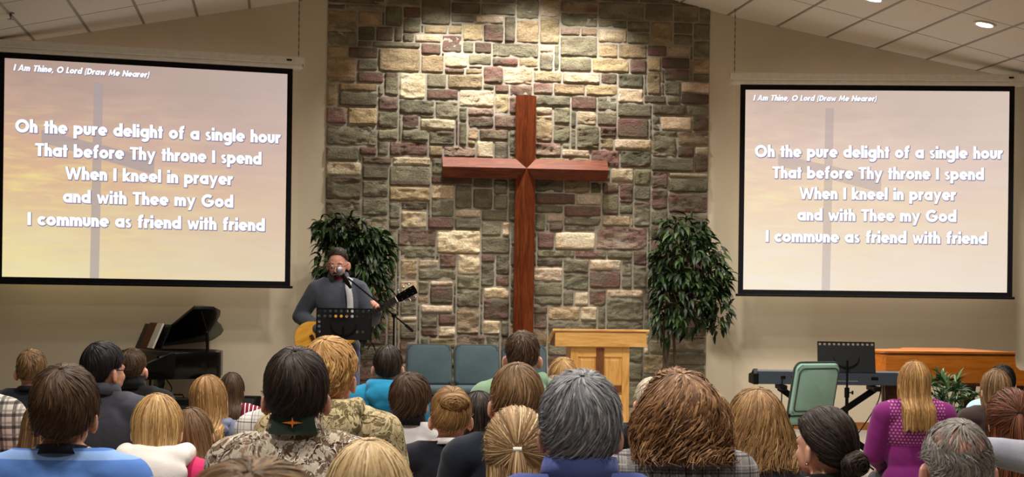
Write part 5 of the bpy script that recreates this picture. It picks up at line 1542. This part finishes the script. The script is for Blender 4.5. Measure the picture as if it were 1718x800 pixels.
def person(px, py, w, label, hair, hcol, top, skin='fair', yaw=0, nod=0, tilt=0, turn=None, grow=0.022, arm='lap', neck='crew', trim=None, locks=900, kw=0.18, hood=None, extra=None, seed=None, k=None, s=None):
    """seated listener whose hair tops out at pixel px,py and whose head is w pixels wide"""
    hy = py - CY - (px - CX) * ROLL
    ht = 1.298 + 0.022
    if s is None:
        s = 0.939 * (w / kw) * (1.315 / ht) ** 0 + hy / 1.4
    P = at(px, py, s); kk = P.z / ht if k is None else k
    root = empty('person', (P.x, P.y, 0), (-PSI * 0.8 if turn is None else math.radians(turn)), kk)
    off = Matrix.Rotation(root.rotation_euler.z, 3, 'Z') @ Vector((0, 0.02 * kk, 0)); root.location.x += off.x; root.location.y += off.y
    tag(root, label, 'person', 'seated listeners')
    seed = int(px * 7 + py) if seed is None else seed; y_, n_, t_ = [math.radians(a) for a in (yaw, nod, tilt)]
    body = base_mesh(('body', arm), lambda: fused(seated_parts(ARM_KEY[arm]), 0.0075, 5))
    b = turn_head(body, y_, n_, t_).copy(); b.name = 'body'; link_mesh('body', b, SKIN[skin], root)
    tm = base_mesh(('top', arm, round(grow, 3)), lambda: top_mesh(arm, grow, 3)).copy(); tp = link_mesh('top', tm, cloth(top), root)
    tr = cloth(trim) if trim else cloth(top); g = grow - 0.022
    if neck == 'crew': ring_band('neck_band', 0.076, 0.066, 1.058, 1.088, tr, tp, 0.16, thick=0.008)
    elif neck == 'collar': ring_band('collar', 0.076, 0.070, 1.062, 1.118, tr, tp, 0.12, 22, 0.010, flare=0.006)
    elif neck == 'stand': ring_band('collar', 0.078, 0.066, 1.062, 1.126, tr, tp, 0.14, 16, 0.008)
    elif neck == 'tall': ring_band('collar', 0.080, 0.066, 1.058, 1.142, tr, tp, 0.14, 12, 0.008)
    if hood:
        hm = base_mesh('hood', lambda: hood_mesh(True)).copy(); link_mesh('hood', hm, cloth(hood), tp)
    lm = base_mesh('trousers', lambda: fused([('e', (0, -0.01, 0.56), (0.185, 0.135, 0.12))] + [q for sg in (-1, 1) for q in (('c', (sg * 0.09, 0, 0.54), 0.097, (sg * 0.11, 0.42, 0.53), 0.071), ('c', (sg * 0.11, 0.42, 0.53), 0.069, (sg * 0.11, 0.40, 0.10), 0.056))], 0.011, 4))
    if not lm.materials: lm.materials.append(cloth('darktrouser'))
    o = bpy.data.objects.new('trousers', lm); COL.objects.link(o); o.parent = root
    for sg in (-1, 1): shoe(root, cloth('leather'), sg * 0.115, 0.46)
    geo = [hair_geo(h, seed + 31 * i, int(locks * h.get('share', 1))) for i, h in enumerate(hair if isinstance(hair, list) else [hair])] if hair else []
    ho = hair_object('hair', geo, hmat(hcol), root, y_, n_, t_) if geo else None
    if extra: extra(root, ho, tp, (y_, n_, t_), seed)
    return root


def head_part(name, mb, mat, parent, rot, cz=HZ, smooth=True):
    """a small thing worn on the head; built relative to the cranium centre and turned with it"""
    o = mb.build(name, mat, parent, smooth); v = verts_of(o.data) + np.array([0, 0, cz])
    v = head_xform(np.concatenate([v, [[0, 0, 9]]]), *rot, 1.09 + (cz - HZ))[:-1]; set_verts(o.data, v); return o


def glasses(root, rot, mat, cz=HZ):
    m = MB()
    for s in (-1, 1):
        P = [(s * 0.034 + 0.025 * math.copysign(abs(math.cos(a)) ** .6, math.cos(a)), 0.112 - 0.006 * abs(math.cos(a)), -0.013 + 0.0115 * math.copysign(abs(math.sin(a)) ** .6, math.sin(a))) for a in np.linspace(0, 2 * math.pi, 17)]
        m.tube(P, 0.0014, 6, False); m.tube([(s * 0.059, 0.106, -0.008), (s * 0.078, 0.09, -0.006), (s * 0.087, -0.01, -0.006), (s * 0.086, -0.03, -0.022)], 0.0022, 6)
    m.tube([(-0.010, 0.113, -0.008), (0, 0.116, -0.005), (0.010, 0.113, -0.008)], 0.0022, 6)
    return head_part('glasses', m, mat, root, rot, cz)


SHORT = dict(line='short', thick=(0.016, 0.006), len=0.42, swirl=0.5)
CROP = dict(line='crop', thick=(0.009, 0.003), len=0.22, lift_amp=0.003, flick=0.003, ridge=0.003, width=0.0035, swirl=0.4)
MOP = dict(line='mop', thick=(0.022, 0.010), vol=0.006, len=0.42, ridge=0.008, flick=0.008, swirl=0.45)
LONG = dict(line='long', elmin=-14, thick=(0.014, 0.014), drop=0.26, len=0.55, crown=(0, -0.10, 1), face=58, ridge=0.009, over=0.05, wander=0.008)
BOB = dict(LONG, drop=0.10, gather=0.25)


def mk(d, **k):
    e = dict(d); e.update(k); return e


def x_glasses(root, ho, tp, rot, seed): glasses(root, rot, M_BMETAL)


def x_emblem(root, ho, tp, rot, seed):
    """green panel at the back of the collar with a stitched four-pointed star"""
    c = [o for o in tp.children if o.name.startswith('collar')][0]
    m = MB(); A = []
    for i in range(13):
        a = math.radians(270 + (i - 6) * 7.0)
        for z, r in ((1.128, 0.079), (1.066, 0.094)): A.append((r * math.cos(a) * (1.0 if z > 1.1 else 1.12), -0.022 + r * math.sin(a) - 0.004, z + 0.14 * 0.075))
    for i in range(12): m.face([A[2 * i], A[2 * i + 1], A[2 * i + 3], A[2 * i + 2]])
    bmesh.ops.remove_doubles(m.bm, verts=m.bm.verts, dist=1e-6); bmesh.ops.solidify(m.bm, geom=list(m.bm.faces), thickness=0.003); pn = m.build('collar_panel', cloth('green'), tp)
    m = MB(); cz, cy = 1.110, -0.022 - 0.0935
    for k, (L, w) in enumerate(((0.030, 0.0045), (0.016, 0.004), (0.030, 0.0045), (0.016, 0.004))):
        a = k * math.pi / 2; d = (math.cos(a), math.sin(a)); n = (-d[1], d[0])
        pts = [(d[0] * L, d[1] * L), (n[0] * w, n[1] * w), (-n[0] * w, -n[1] * w)]
        B = [(x, cy - 0.006 + abs(x) * abs(x) * 5.0 - (z * -0.24 if False else 0), cz + z) for x, z in pts]; m.face(B); m.face([(x, y + 0.002, z) for x, y, z in B][::-1])
    m.build('embroidered_star', cloth('orange'), pn)


def x_bun(c, rad, n, sq=(1, 1, 1)):
    def f(root, ho, tp, rot, seed): hair_object('hair_bun', [coil_geo(c, rad, seed + 5, n, sq)], ho.data.materials[0], ho, *rot)
    return f


def x_pony(p0, p1, p2, rad, n, clip=None):
    def f(root, ho, tp, rot, seed):
        hair_object('ponytail', [strand_bundle(p0, p1, p2, rad, seed + 9, n)], ho.data.materials[0], ho, *rot)
        m = MB(); c = Vector(p0); m.tube([c + Vector((-0.014, 0, 0)), c + Vector((0.014, 0, 0))], 0.009, 10); head_part('hair_tie', m, clip or cloth('black'), ho, rot)
    return f


def x_earring(root, ho, tp, rot, seed):
    x_bun((0.012, -0.128, -0.062), 0.047, 260, (1.05, .85, .95))(root, ho, tp, rot, seed)
    m = MB(); m.ball((-0.088, -0.012, -0.066), 0.006, 6); head_part('earring', m, M_CHROME, root, rot)


def x_lace(root, ho, tp, rot, seed):
    t = NT('lace_knit'); s = t.sep(t.coord()); fx = t.math('FRACT', t.math('MULTIPLY', s[0], 48.0)); row = t.math('MULTIPLY', s[2], 52.0)
    fx = t.math('FRACT', t.math('ADD', t.math('MULTIPLY', s[0], 48.0), t.math('MULTIPLY', t.math('MODULO', t.math('FLOOR', row), 2.0), 0.5))); fz = t.math('FRACT', row)
    d = t.math('SQRT', t.math('ADD', t.math('POWER', t.math('SUBTRACT', fx, 0.5), 2.0), t.math('POWER', t.math('SUBTRACT', fz, 0.5), 2.0)))
    hole = t.math('MULTIPLY', t.math('LESS_THAN', d, 0.3), t.math('MULTIPLY', t.math('GREATER_THAN', s[2], 0.80), t.math('LESS_THAN', t.math('ABSOLUTE', s[0]), 0.17)))
    t.base(t.mix(hole, rgb(116, 30, 104), rgb(176, 112, 150))); t.bump(t.math('SUBTRACT', 1.0, hole), 0.4, 0.004); tp.data.materials.clear(); tp.data.materials.append(t.surf(0.85, 0, 0.2, 0.1))


def x_hoodsmall(root, ho, tp, rot, seed):
    for o in tp.children:
        if o.name.startswith('hood'):
            v = verts_of(o.data); v[:, 0] *= 0.95; v[:, 1] = (v[:, 1] + 0.02) * 0.9 - 0.02; v[:, 2] = (v[:, 2] - 1.08) * 0.62 + 1.075; set_verts(o.data, v)


def x_hoodbig(root, ho, tp, rot, seed):
    for o in tp.children:
        if o.name.startswith('hood'):
            v = verts_of(o.data); v[:, 0] *= 1.18; v[:, 1] = (v[:, 1] + 0.02) * 1.2 - 0.02; v[:, 2] = (v[:, 2] - 1.03) * 1.15 + 1.035; set_verts(o.data, v)


# ------------------------------------------------------------------ the seats, from the far rows to the near ones
person(53, 582, 52, 'man in navy crew-neck with cropped light brown hair, far left row end', CROP, 'ltbrown', 'navy', 'pink', locks=500)
person(172, 573, 72, 'man with thick black hair and glasses in a slate jacket, face turned right', mk(SHORT, thick=(0.02, 0.008)), 'black', 'slate', 'tan', yaw=-38, kw=0.205, neck='collar', extra=x_glasses)
person(222, 581, 50, 'man with cropped brown hair in a black jacket, before the black piano', CROP, 'brown', 'black', 'pink', neck='tall', locks=500, yaw=-8)
person(-72, 548, 80, 'person in black and white plaid shirt cut off by the left edge of the photo', SHORT, 'brown', 'blackplaid', s=455)
person(389, 624, 46, 'brown-haired girl in a red and white striped shirt, partly behind another long-haired girl', LONG, 'brown', 'redstripe', kw=0.21, locks=500)
person(651, 577, 50, 'man in a bright blue hooded top with thin dark hair', mk(SHORT, thick=(0.010, 0.005), crown=(0.0, -0.1, 1), swirl=0.1), 'dkbrown', 'brightblue', 'pink', hood='brightblue', locks=500)
person(877, 553, 61, 'boy with short spiky brown hair in a sage green hooded top, below the cross', mk(CROP, thick=(0.013, 0.003), flick=0.008), 'brown', 'sage', 'pink', hood='sage', s=345, locks=700)
person(945, 601, 52, 'small blond head beside the lectern', mk(MOP, vol=0.004), 'blond', 'greysweat', s=285, locks=450)
person(931, 627, 48, 'brown-haired girl mostly hidden behind the grey-haired man', LONG, 'ltbrown', 'dkbrown', kw=0.21, s=312, locks=350)
person(1095, 629, 60, 'white-haired old man in a black jacket, partly behind the curly-haired woman', mk(CROP, thick=(0.006, 0.003)), 'white', 'black', 'pink', neck='collar', locks=500, yaw=8)
person(803, 655, 60, 'person with dark curly shoulder-length hair behind the woman with pinned-up hair', mk(LONG, curl=0.010, drop=0.2, ridge=0.014), 'dkbrown', 'black', kw=0.22, s=412, locks=500)
person(1535, 604, 56, 'woman with long golden brown hair in a purple lace-back sweater', mk(LONG, drop=0.23, gather=-0.05), 'gold', 'purple', kw=0.205, extra=x_lace, locks=900)
person(1682, 611, 42, 'black-haired person in a light blue shirt behind a long-haired woman at right', SHORT, 'black', 'ltblue', locks=300)
person(1672, 618, 54, 'straight light brown hair over a dark brown top, hiding the black-haired person in light blue', mk(LONG, drop=0.3, face=66), 'ltbrown', 'dkbrown', kw=0.21, locks=600)
person(353, 628, 70, 'girl with long golden hair in a faded blue hooded top', mk(LONG, drop=0.22, backy=-0.185, curl=0.007), 'gold', 'hoodblue', kw=0.205, hood='hoodblue', tilt=-6, s=385, extra=x_hoodsmall, locks=900)
person(330, 682, 60, 'girl with long light brown hair behind the girl in the white hood', LONG, 'ltbrown', 'dkbrown', kw=0.205, tilt=-10, s=452, locks=700)
person(76, 668, 84, 'girl in pink with long light brown hair, mostly hidden behind the blue-striped boy', mk(LONG, drop=0.34, flare=0.25, gather=-0.15), 'ltbrown', 'pink', kw=0.21, locks=700)
person(497, 590, 72, 'person in a white checked shirt hidden behind the boy with the green collar panel', SHORT, 'brown', 'whiteplaid', neck='collar', s=428, locks=300)
person(553, 565, 83, 'boy with tousled strawberry-blond hair in a tan camouflage hooded jacket', mk(SHORT, curl=0.005, thick=(0.02, 0.009), len=0.3), 'strawb', 'camotan', 'fair', yaw=-14, hood='camotan', s=490, locks=1300)
person(688, 630, 80, 'child with a brown mop of hair in a white jacket with a black collar', mk(MOP, swirl=0.7, thick=(0.03, 0.016)), 'brown', 'whitejkt', 'fair', kw=0.195, neck='tall', trim='black', yaw=-16, s=390, locks=1100)
person(757, 648, 68, 'woman with pinned-up blond hair in a navy top with white neck stripes', mk(SHORT, crown=(0.05, -0.62, 0.78), thick=(0.02, 0.006), len=0.6, swirl=0.25, t0=0.0, lift=5), 'dkblond', 'navy', 'fair', trim='whitetrim', extra=x_bun((0.012, -0.098, 0.062), 0.052, 360, (1.25, .8, .75)), s=452, locks=1300)
person(868, 607, 82, 'man with light brown hair in a dark navy shirt, behind the half-up ponytail', mk(SHORT, thick=(0.014, 0.006), crown=(0, -0.25, 1)), 'ltbrown', 'dknavy', 'pink', s=525, locks=1300)
person(1697, 653, 88, 'woman with wavy auburn hair tied half up, an arm around her shoulders', [mk(LONG, curl=0.010, drop=0.26, ridge=0.014, share=0.8), dict(bmax=85, crown=(0, -1, 0.25), line='long', thick=(0.022, 0.024), len=0.5, ridge=0.008, share=0.4)], 'auburn', 'dkbrown', kw=0.23, locks=1100, extra=x_pony((0, -0.128, 0.03), (0, -0.16, -0.04), (0.01, -0.15, -0.17), 0.05, 140))
person(1885, 606, 76, 'person beyond the right edge of the photo, grey sleeve around the auburn-haired woman', SHORT, 'brown', 'greysweat', arm='reach', s=474, k=0.93)
person(264, 659, 96, 'girl with smooth blond hair and a white fleece hood over a magenta top', mk(LONG, drop=0.08, gather=0.30), 'blond', 'magenta', kw=0.205, hood='fleece', extra=x_hoodbig, s=515, locks=1500)
person(108, 614, 112, 'boy with shaggy brown hair in a blue striped shirt', mk(MOP, thick=(0.016, 0.009)), 'brown', 'bluestripe', 'fair', trim='navy', locks=2400, kw=0.195)
person(498, 583, 108, 'boy with dark hair in a camouflage jacket with a star on its green collar panel', mk(SHORT, thick=(0.02, 0.008), len=0.36), 'dkbrown', 'camo', 'pink', neck='stand', extra=x_emblem, locks=2200, kw=0.185)
person(867, 684, 98, 'girl with blond-streaked hair tied in a half-up ponytail', [mk(LONG, drop=0.3, share=0.6, gather=0.0, thick=(0.010, 0.014)), dict(bmax=98, crown=(0, -1, 0.02), line='long', thick=(0.020, 0.022), len=0.75, ridge=0.006, share=0.6, wander=0.004, t0=0.0)], 'streak', 'black', kw=0.205, s=602, locks=1900, extra=x_pony((0, -0.134, 0.002), (0, -0.165, -0.07), (0.0, -0.165, -0.25), 0.035, 160, M_WHITE))
person(1145, 627, 138, 'woman with big wavy brown hair in a grey checked blazer', mk(LONG, elmin=12, curl=0.026, drop=0.10, ridge=0.036, thick=(0.018, 0.034), side=0.015, flare=0.16, gather=-0.12, width=0.0075, len=0.4, flick=0.012, over=0.09), 'curlbrown', 'greyplaid', kw=0.262, neck='collar', s=545, locks=2600)
person(1272, 653, 116, 'woman with wavy light brown hair in a grey wool jacket', mk(LONG, curl=0.013, elmin=0, drop=0.12, ridge=0.014, thick=(0.018, 0.036), flare=0.15, gather=-0.25, over=0.08), 'dkblond', 'greyjkt', kw=0.235, neck='collar', s=480, locks=2200)
person(1390, 679, 92, 'woman with smooth dark hair in a low bun, face turned left', mk(SHORT, crown=(0.02, -0.86, -0.50), thick=(0.012, 0.010), len=0.7, line='short', t0=0.0, ridge=0.004, wander=0.005), 'dkbrown', 'black', 'fair', yaw=34, kw=0.195, extra=x_earring, s=588, locks=2200)
person(1609, 691, 112, 'balding man with cropped grey hair, shiny scalp and large ears', [mk(CROP, thick=(0.002, 0.004), hole=0.8, crown=(0, -0.42, 0.9), len=0.25), mk(CROP, thick=(0.001, 0.003), noshell=True, share=0.35, crown=(0, -0.42, 0.9), len=0.18, width=0.0025, lift_amp=0.001, flick=0.001)], 'greybrown', 'slate', 'pink', neck='collar', locks=2600, kw=0.168)
person(975, 621, 133, 'man with thick grey hair and a blue shirt collar', mk(SHORT, thick=(0.017, 0.008), len=0.36, flick=0.008, curl=0.002), 'grey', 'bluechambray', 'pink', neck='collar', locks=3000, kw=0.185)
person(620, 735, 116, 'out-of-focus pale blond head at the bottom edge, in front of the tan camouflage jacket', mk(LONG, drop=0.16), 'paleblond', 'greysweat', kw=0.205, s=900, locks=1300)
person(425, 783, 170, 'very blurred brown head at the bottom edge below the star-collared camouflage jacket', MOP, 'ltbrown', 'greyjkt', kw=0.2, s=1500, locks=900)

# ------------------------------------------------------------------ the singer with his guitar
q = on_z(567, 205, STAGE_Z)
SG = empty('person', (q.x, q.y, STAGE_Z), math.pi - 0.10, 1.0); tag(SG, 'man singing at the microphone, in a slate pullover and jeans, playing a guitar', 'person')
ZH = 1.655
AR = {1: ((0.175, -0.02, 1.425), (0.315, -0.10, 1.20), (0.135, 0.20, 1.10)), -1: ((-0.175, -0.02, 1.425), (-0.285, 0.03, 1.19), (-0.325, 0.185, 1.245))}


def stand_parts(grow=0.0, what='body'):
    g = grow; P = []
    if what == 'body': P += head_parts(ZH) + [('c', (0, -0.03, 1.44), 0.06, (0, -0.008, 1.60), 0.054)]
    if what in ('body', 'top'):
        P += [('e', (0, -0.01, 1.33), (0.168 + g, 0.112 + g, 0.17 + g)), ('e', (0, 0.0, 1.13), (0.15 + g, 0.108 + g, 0.18 + g)), ('e', (0, -0.01, 0.96), (0.165 + g, 0.118 + g, 0.10 + g)),
              ('c', (-0.14, -0.025, 1.43), 0.058 + g, (0.14, -0.025, 1.43), 0.058 + g), ('e', (0, -0.02, 1.455), (0.13 + g, 0.075 + g, 0.055 + g))]
        for s in (-1, 1):
            P += [('c', (s * 0.035, -0.03, 1.50), 0.042 + g, (s * 0.12, -0.025, 1.45), 0.05 + g)]; a, b, c = AR[s]
            P += [('c', a, 0.056 + g, b, 0.046 + g), ('c', b, 0.044 + g, tuple(np.array(b) + (np.array(c) - np.array(b)) * (0.95 if what == 'top' else 1)), 0.029 + g)]
    if what == 'body':
        P += hand_parts(AR[1][2], (-0.65, 0.25, -0.25), (0.1, 0.9, 0.3), 0.6, 1); P += hand_parts(AR[-1][2], (-0.10, 0.62, 0.62), (-0.75, -0.35, 0.3), 1.15, -1)
    if what in ('body', 'jeans'):
        P += [('e', (0, -0.01, 0.92), (0.16 + g, 0.12 + g, 0.11 + g))]
        for s in (-1, 1): P += [('c', (s * 0.085, 0, 0.89), 0.088 + g, (s * 0.11, 0.02, 0.50), 0.058 + g), ('c', (s * 0.11, 0.02, 0.50), 0.056 + g, (s * 0.12, -0.02, 0.10), 0.040 + g)]
    if what == 'body':
        for s in (-1, 1): P += [('c', (s * 0.12, -0.03, 0.05), 0.038, (s * 0.14, 0.13, 0.034), 0.029)]
    return P


ROTS = (math.radians(-6), math.radians(-16), 0.0); DZ = ZH - HZ
me = fused(stand_parts(), 0.0055, 5); v = verts_of(me); set_verts(me, head_xform(v, *ROTS, 1.09 + DZ)); me.name = 'body'; link_mesh('body', me, SKIN['pink'], SG)
me = fused(stand_parts(0.022, 'top'), 0.009, 5); cut(me, (0, -0.05, 1.532), (0, 0.16, 1.0)); cut(me, (0, 0, 0.915), (0, 0, -1)); wrinkle(me, 0.022, 8); tp = link_mesh('pullover', me, cloth('greysweater'), SG)
ring_band('collar', 0.080, 0.066, 1.50, 1.565, cloth('greysweater'), tp, 0.16, 22, 0.008, flare=0.006); ring_band('undershirt', 0.070, 0.063, 1.50, 1.54, cloth('red'), SG, 0.28)
me = fused(stand_parts(0.016, 'jeans'), 0.010, 4); wrinkle(me, 0.012, 2); link_mesh('jeans', me, cloth('denim'), SG)
for sg in (-1, 1): shoe(SG, cloth('leather'), sg * 0.125, 0.03)
gh = hair_geo(mk(CROP, thick=(0.010, 0.003), lift=6), 77, 700); hair_object('hair', [gh], hmat('dkbrown'), SG, *ROTS, cz=ZH)
glasses(SG, ROTS, M_BMETAL, ZH)
for s in (-1, 1):
    m = MB(); m.ball((s * 0.033, 0.086, -0.010), (0.0125, 0.0115, 0.0105), 8); ey = head_part('eye', m, plain('eye_white', rgb(226, 220, 214), 0.3), SG, ROTS, ZH)
    m = MB(); m.ball((s * 0.033, 0.0955, -0.013), (0.0055, 0.003, 0.0055), 6); head_part('iris', m, M_BMETAL, ey, ROTS, ZH)
    m = MB(); m.tube([(s * 0.015, 0.099, 0.014), (s * 0.032, 0.100, 0.020), (s * 0.052, 0.088, 0.014)], [0.003, 0.0038, 0.002], 6); head_part('eyebrow', m, hmat('dkbrown'), SG, ROTS, ZH)
m = MB(); m.ball((0, 0.083, -0.104), (0.028, 0.022, 0.022), 8); m.tube([(-0.027, 0.094, -0.075), (-0.018, 0.106, -0.060), (0, 0.110, -0.056), (0.018, 0.106, -0.060), (0.027, 0.094, -0.075)], [0.004, 0.006, 0.006, 0.006, 0.004], 6); head_part('goatee', m, hmat('dkbrown'), SG, ROTS, ZH)
m = MB(); m.tube([(-0.02, 0.099, -0.073), (0, 0.104, -0.071), (0.02, 0.099, -0.073)], [0.003, 0.0055, 0.003], 8); head_part('lips', m, plain('lip', rgb(168, 96, 86), 0.5), SG, ROTS, ZH)

# guitar: held in front of him, neck up to his left
W0 = SG.matrix_basis.copy()
gc = Vector((0.075, 0.215, 1.035)); gn = (Vector((-0.53, 0.28, 1.375)) - gc).normalized(); gy = Vector((0.08, 1, 0.08)); gy = (gy - gn * gy.dot(gn)).normalized(); gz = gn.cross(gy)
GM = Matrix(((gn.x, gz.x, gy.x, gc.x), (gn.y, gz.y, gy.y, gc.y), (gn.z, gz.z, gy.z, gc.z), (0, 0, 0, 1)))    # x along the neck, y across, z out of the soundboard
gt = bpy.data.objects.new('acoustic_guitar', None); COL.objects.link(gt); gt.matrix_world = W0 @ GM
tag(gt, 'yellow-topped acoustic guitar held by the singer, neck pointing up to the right', 'guitar')
half = [(-0.255, 0.0), (-0.252, 0.06), (-0.235, 0.125), (-0.19, 0.175), (-0.13, 0.195), (-0.07, 0.188), (-0.01, 0.155), (0.045, 0.128), (0.09, 0.124), (0.14, 0.135), (0.185, 0.135), (0.215, 0.11), (0.23, 0.06), (0.232, 0.0)]


def smooth_outline(P, n=4):
    R_ = []
    for i in range(len(P) - 1):
        p0, p1, p2, p3 = [Vector((*P[max(0, min(len(P) - 1, i + d))], 0)) for d in (-1, 0, 1, 2)]
        for k in range(n):
            u = k / n; w = 0.5 * ((2 * p1) + (p2 - p0) * u + (2 * p0 - 5 * p1 + 4 * p2 - p3) * u * u + (3 * p1 - p0 - 3 * p2 + p3) * u ** 3); R_.append((w.x, w.y))
    return R_ + [P[-1]]


ho = smooth_outline(half); ol = ho + [(x, -y) for x, y in ho[-2:0:-1]]
M_SPRUCE = wood('spruce_top', rgb(196, 132, 40), rgb(226, 166, 64), rgb(238, 186, 92), (0.8, 8, 8), 0.25, 4); M_ROSE = wood('rosewood', rgb(48, 24, 14), rgb(78, 42, 24), rgb(100, 58, 36), (0.8, 8, 8), 0.3, 4)
m = MB(); m.prism(ol, -0.095, -0.002, 0.003); m.build('body', M_ROSE, gt, True)
m = MB(); m.prism([(x * 0.985, y * 0.985) for x, y in ol], -0.002, 0.003); sb = m.build('soundboard', M_SPRUCE, gt)
m = MB(); m.lathe([(0.001, 0.0032), (0.05, 0.0032), (0.05, 0.0042), (0.001, 0.0042)], (0.085, 0, 0), 24); m.build('sound_hole', M_BLACK, sb)
m = MB(); m.box((-0.10, 0, 0.008), (0.03, 0.16, 0.010), 0.003); m.build('bridge', M_ROSE, sb)
m = MB(); m.box((0.42, 0, -0.006), (0.46, 0.048, 0.022), 0.008); m.build('neck', M_ROSE, gt)
m = MB(); m.box((0.38, 0, 0.0085), (0.54, 0.05, 0.007), 0.001); fb = m.build('fretboard', plain('ebony', rgb(28, 20, 16), 0.4), gt)
m = MB()
for k in range(14): m.box((0.65 - 0.36 * (1 - 2 ** (-k / 12)) / 0.5 * 0.85, 0, 0.0125), (0.002, 0.05, 0.0015))
m.build('frets', M_CHROME, fb)
m = MB(); m.prism([(0.645, -0.024), (0.67, -0.034), (0.82, -0.037), (0.825, 0.0), (0.82, 0.037), (0.67, 0.034), (0.645, 0.024)], -0.012, 0.004, 0.002); hs = m.build('headstock', M_LACQ, gt)
m = MB(); m.box((0.648, 0, 0.012), (0.006, 0.046, 0.012)); m.build('nut', M_IVORY, hs)
for s in (-1, 1):
    for k in range(3):
        m = MB(); x = 0.69 + 0.05 * k; m.tube([(x, s * 0.022, 0.003), (x, s * 0.022, 0.016)], 0.004, 8); m.tube([(x, s * 0.035, -0.006), (x, s * 0.052, -0.006)], 0.003, 6); m.ball((x, s * 0.058, -0.006), (0.010, 0.011, 0.008), 6); m.build('tuning_peg', M_CHROME, hs, True)
m = MB()
for k in range(6):
    y = -0.018 + 0.0072 * k; m.tube([(-0.10, y * 1.4, 0.014), (0.648, y, 0.0165)], 0.0009, 4)
m.build('strings', M_CHROME, gt)
# strap over his left shoulder
path = [(0.20, 0.13, 1.02), (0.10, 0.142, 1.12), (-0.005, 0.148, 1.25), (-0.06, 0.136, 1.36), (-0.085, 0.105, 1.45), (-0.095, 0.045, 1.505), (-0.09, -0.03, 1.515), (-0.06, -0.11, 1.46), (0.02, -0.15, 1.34), (0.12, -0.155, 1.18), (0.19, -0.08, 1.05), (0.215, 0.02, 1.00), (0.205, 0.12, 1.01)]
path = [(-0.115, 0.150, 1.02), (-0.112, 0.152, 1.12), (-0.108, 0.152, 1.25), (-0.102, 0.142, 1.36)] + path[4:]
V, Q = [], []
PV = [Vector(p) for p in path]; PS = []
for i in range(len(PV) - 1):
    p0, p1, p2, p3 = PV[max(i - 1, 0)], PV[i], PV[i + 1], PV[min(i + 2, len(PV) - 1)]
    for k in range(5):
        u = k / 5; PS.append(0.5 * ((2 * p1) + (p2 - p0) * u + (2 * p0 - 5 * p1 + 4 * p2 - p3) * u * u + (3 * p1 - p0 - 3 * p2 + p3) * u ** 3))
PS.append(PV[-1])
for i, p in enumerate(PS):
    tg = (PS[min(i + 1, len(PS) - 1)] - PS[max(i - 1, 0)]).normalized(); out_ = Vector((p.x * 0.6, p.y, 0)) + Vector((0, 0, max(0, p.z - 1.42) * 2)); out_ = (out_ - tg * out_.dot(tg)).normalized(); sd = tg.cross(out_)
    for a, b in ((-0.026, 0), (0.026, 0), (0.026, 0.004), (-0.026, 0.004)): V.append(tuple(p + sd * a + out_ * (b + 0.004)))
for i in range(len(PS) - 1):
    for j in range(4): Q.append((4 * i + j, 4 * i + (j + 1) % 4, 4 * i + 4 + (j + 1) % 4, 4 * i + 4 + j))
sp_ = link_mesh('strap', fast_mesh('strap', V, Q), fabric('grey_webbing', rgb(176, 176, 178)), gt); sp_.matrix_parent_inverse = (W0 @ GM).inverted(); sp_.matrix_basis = W0
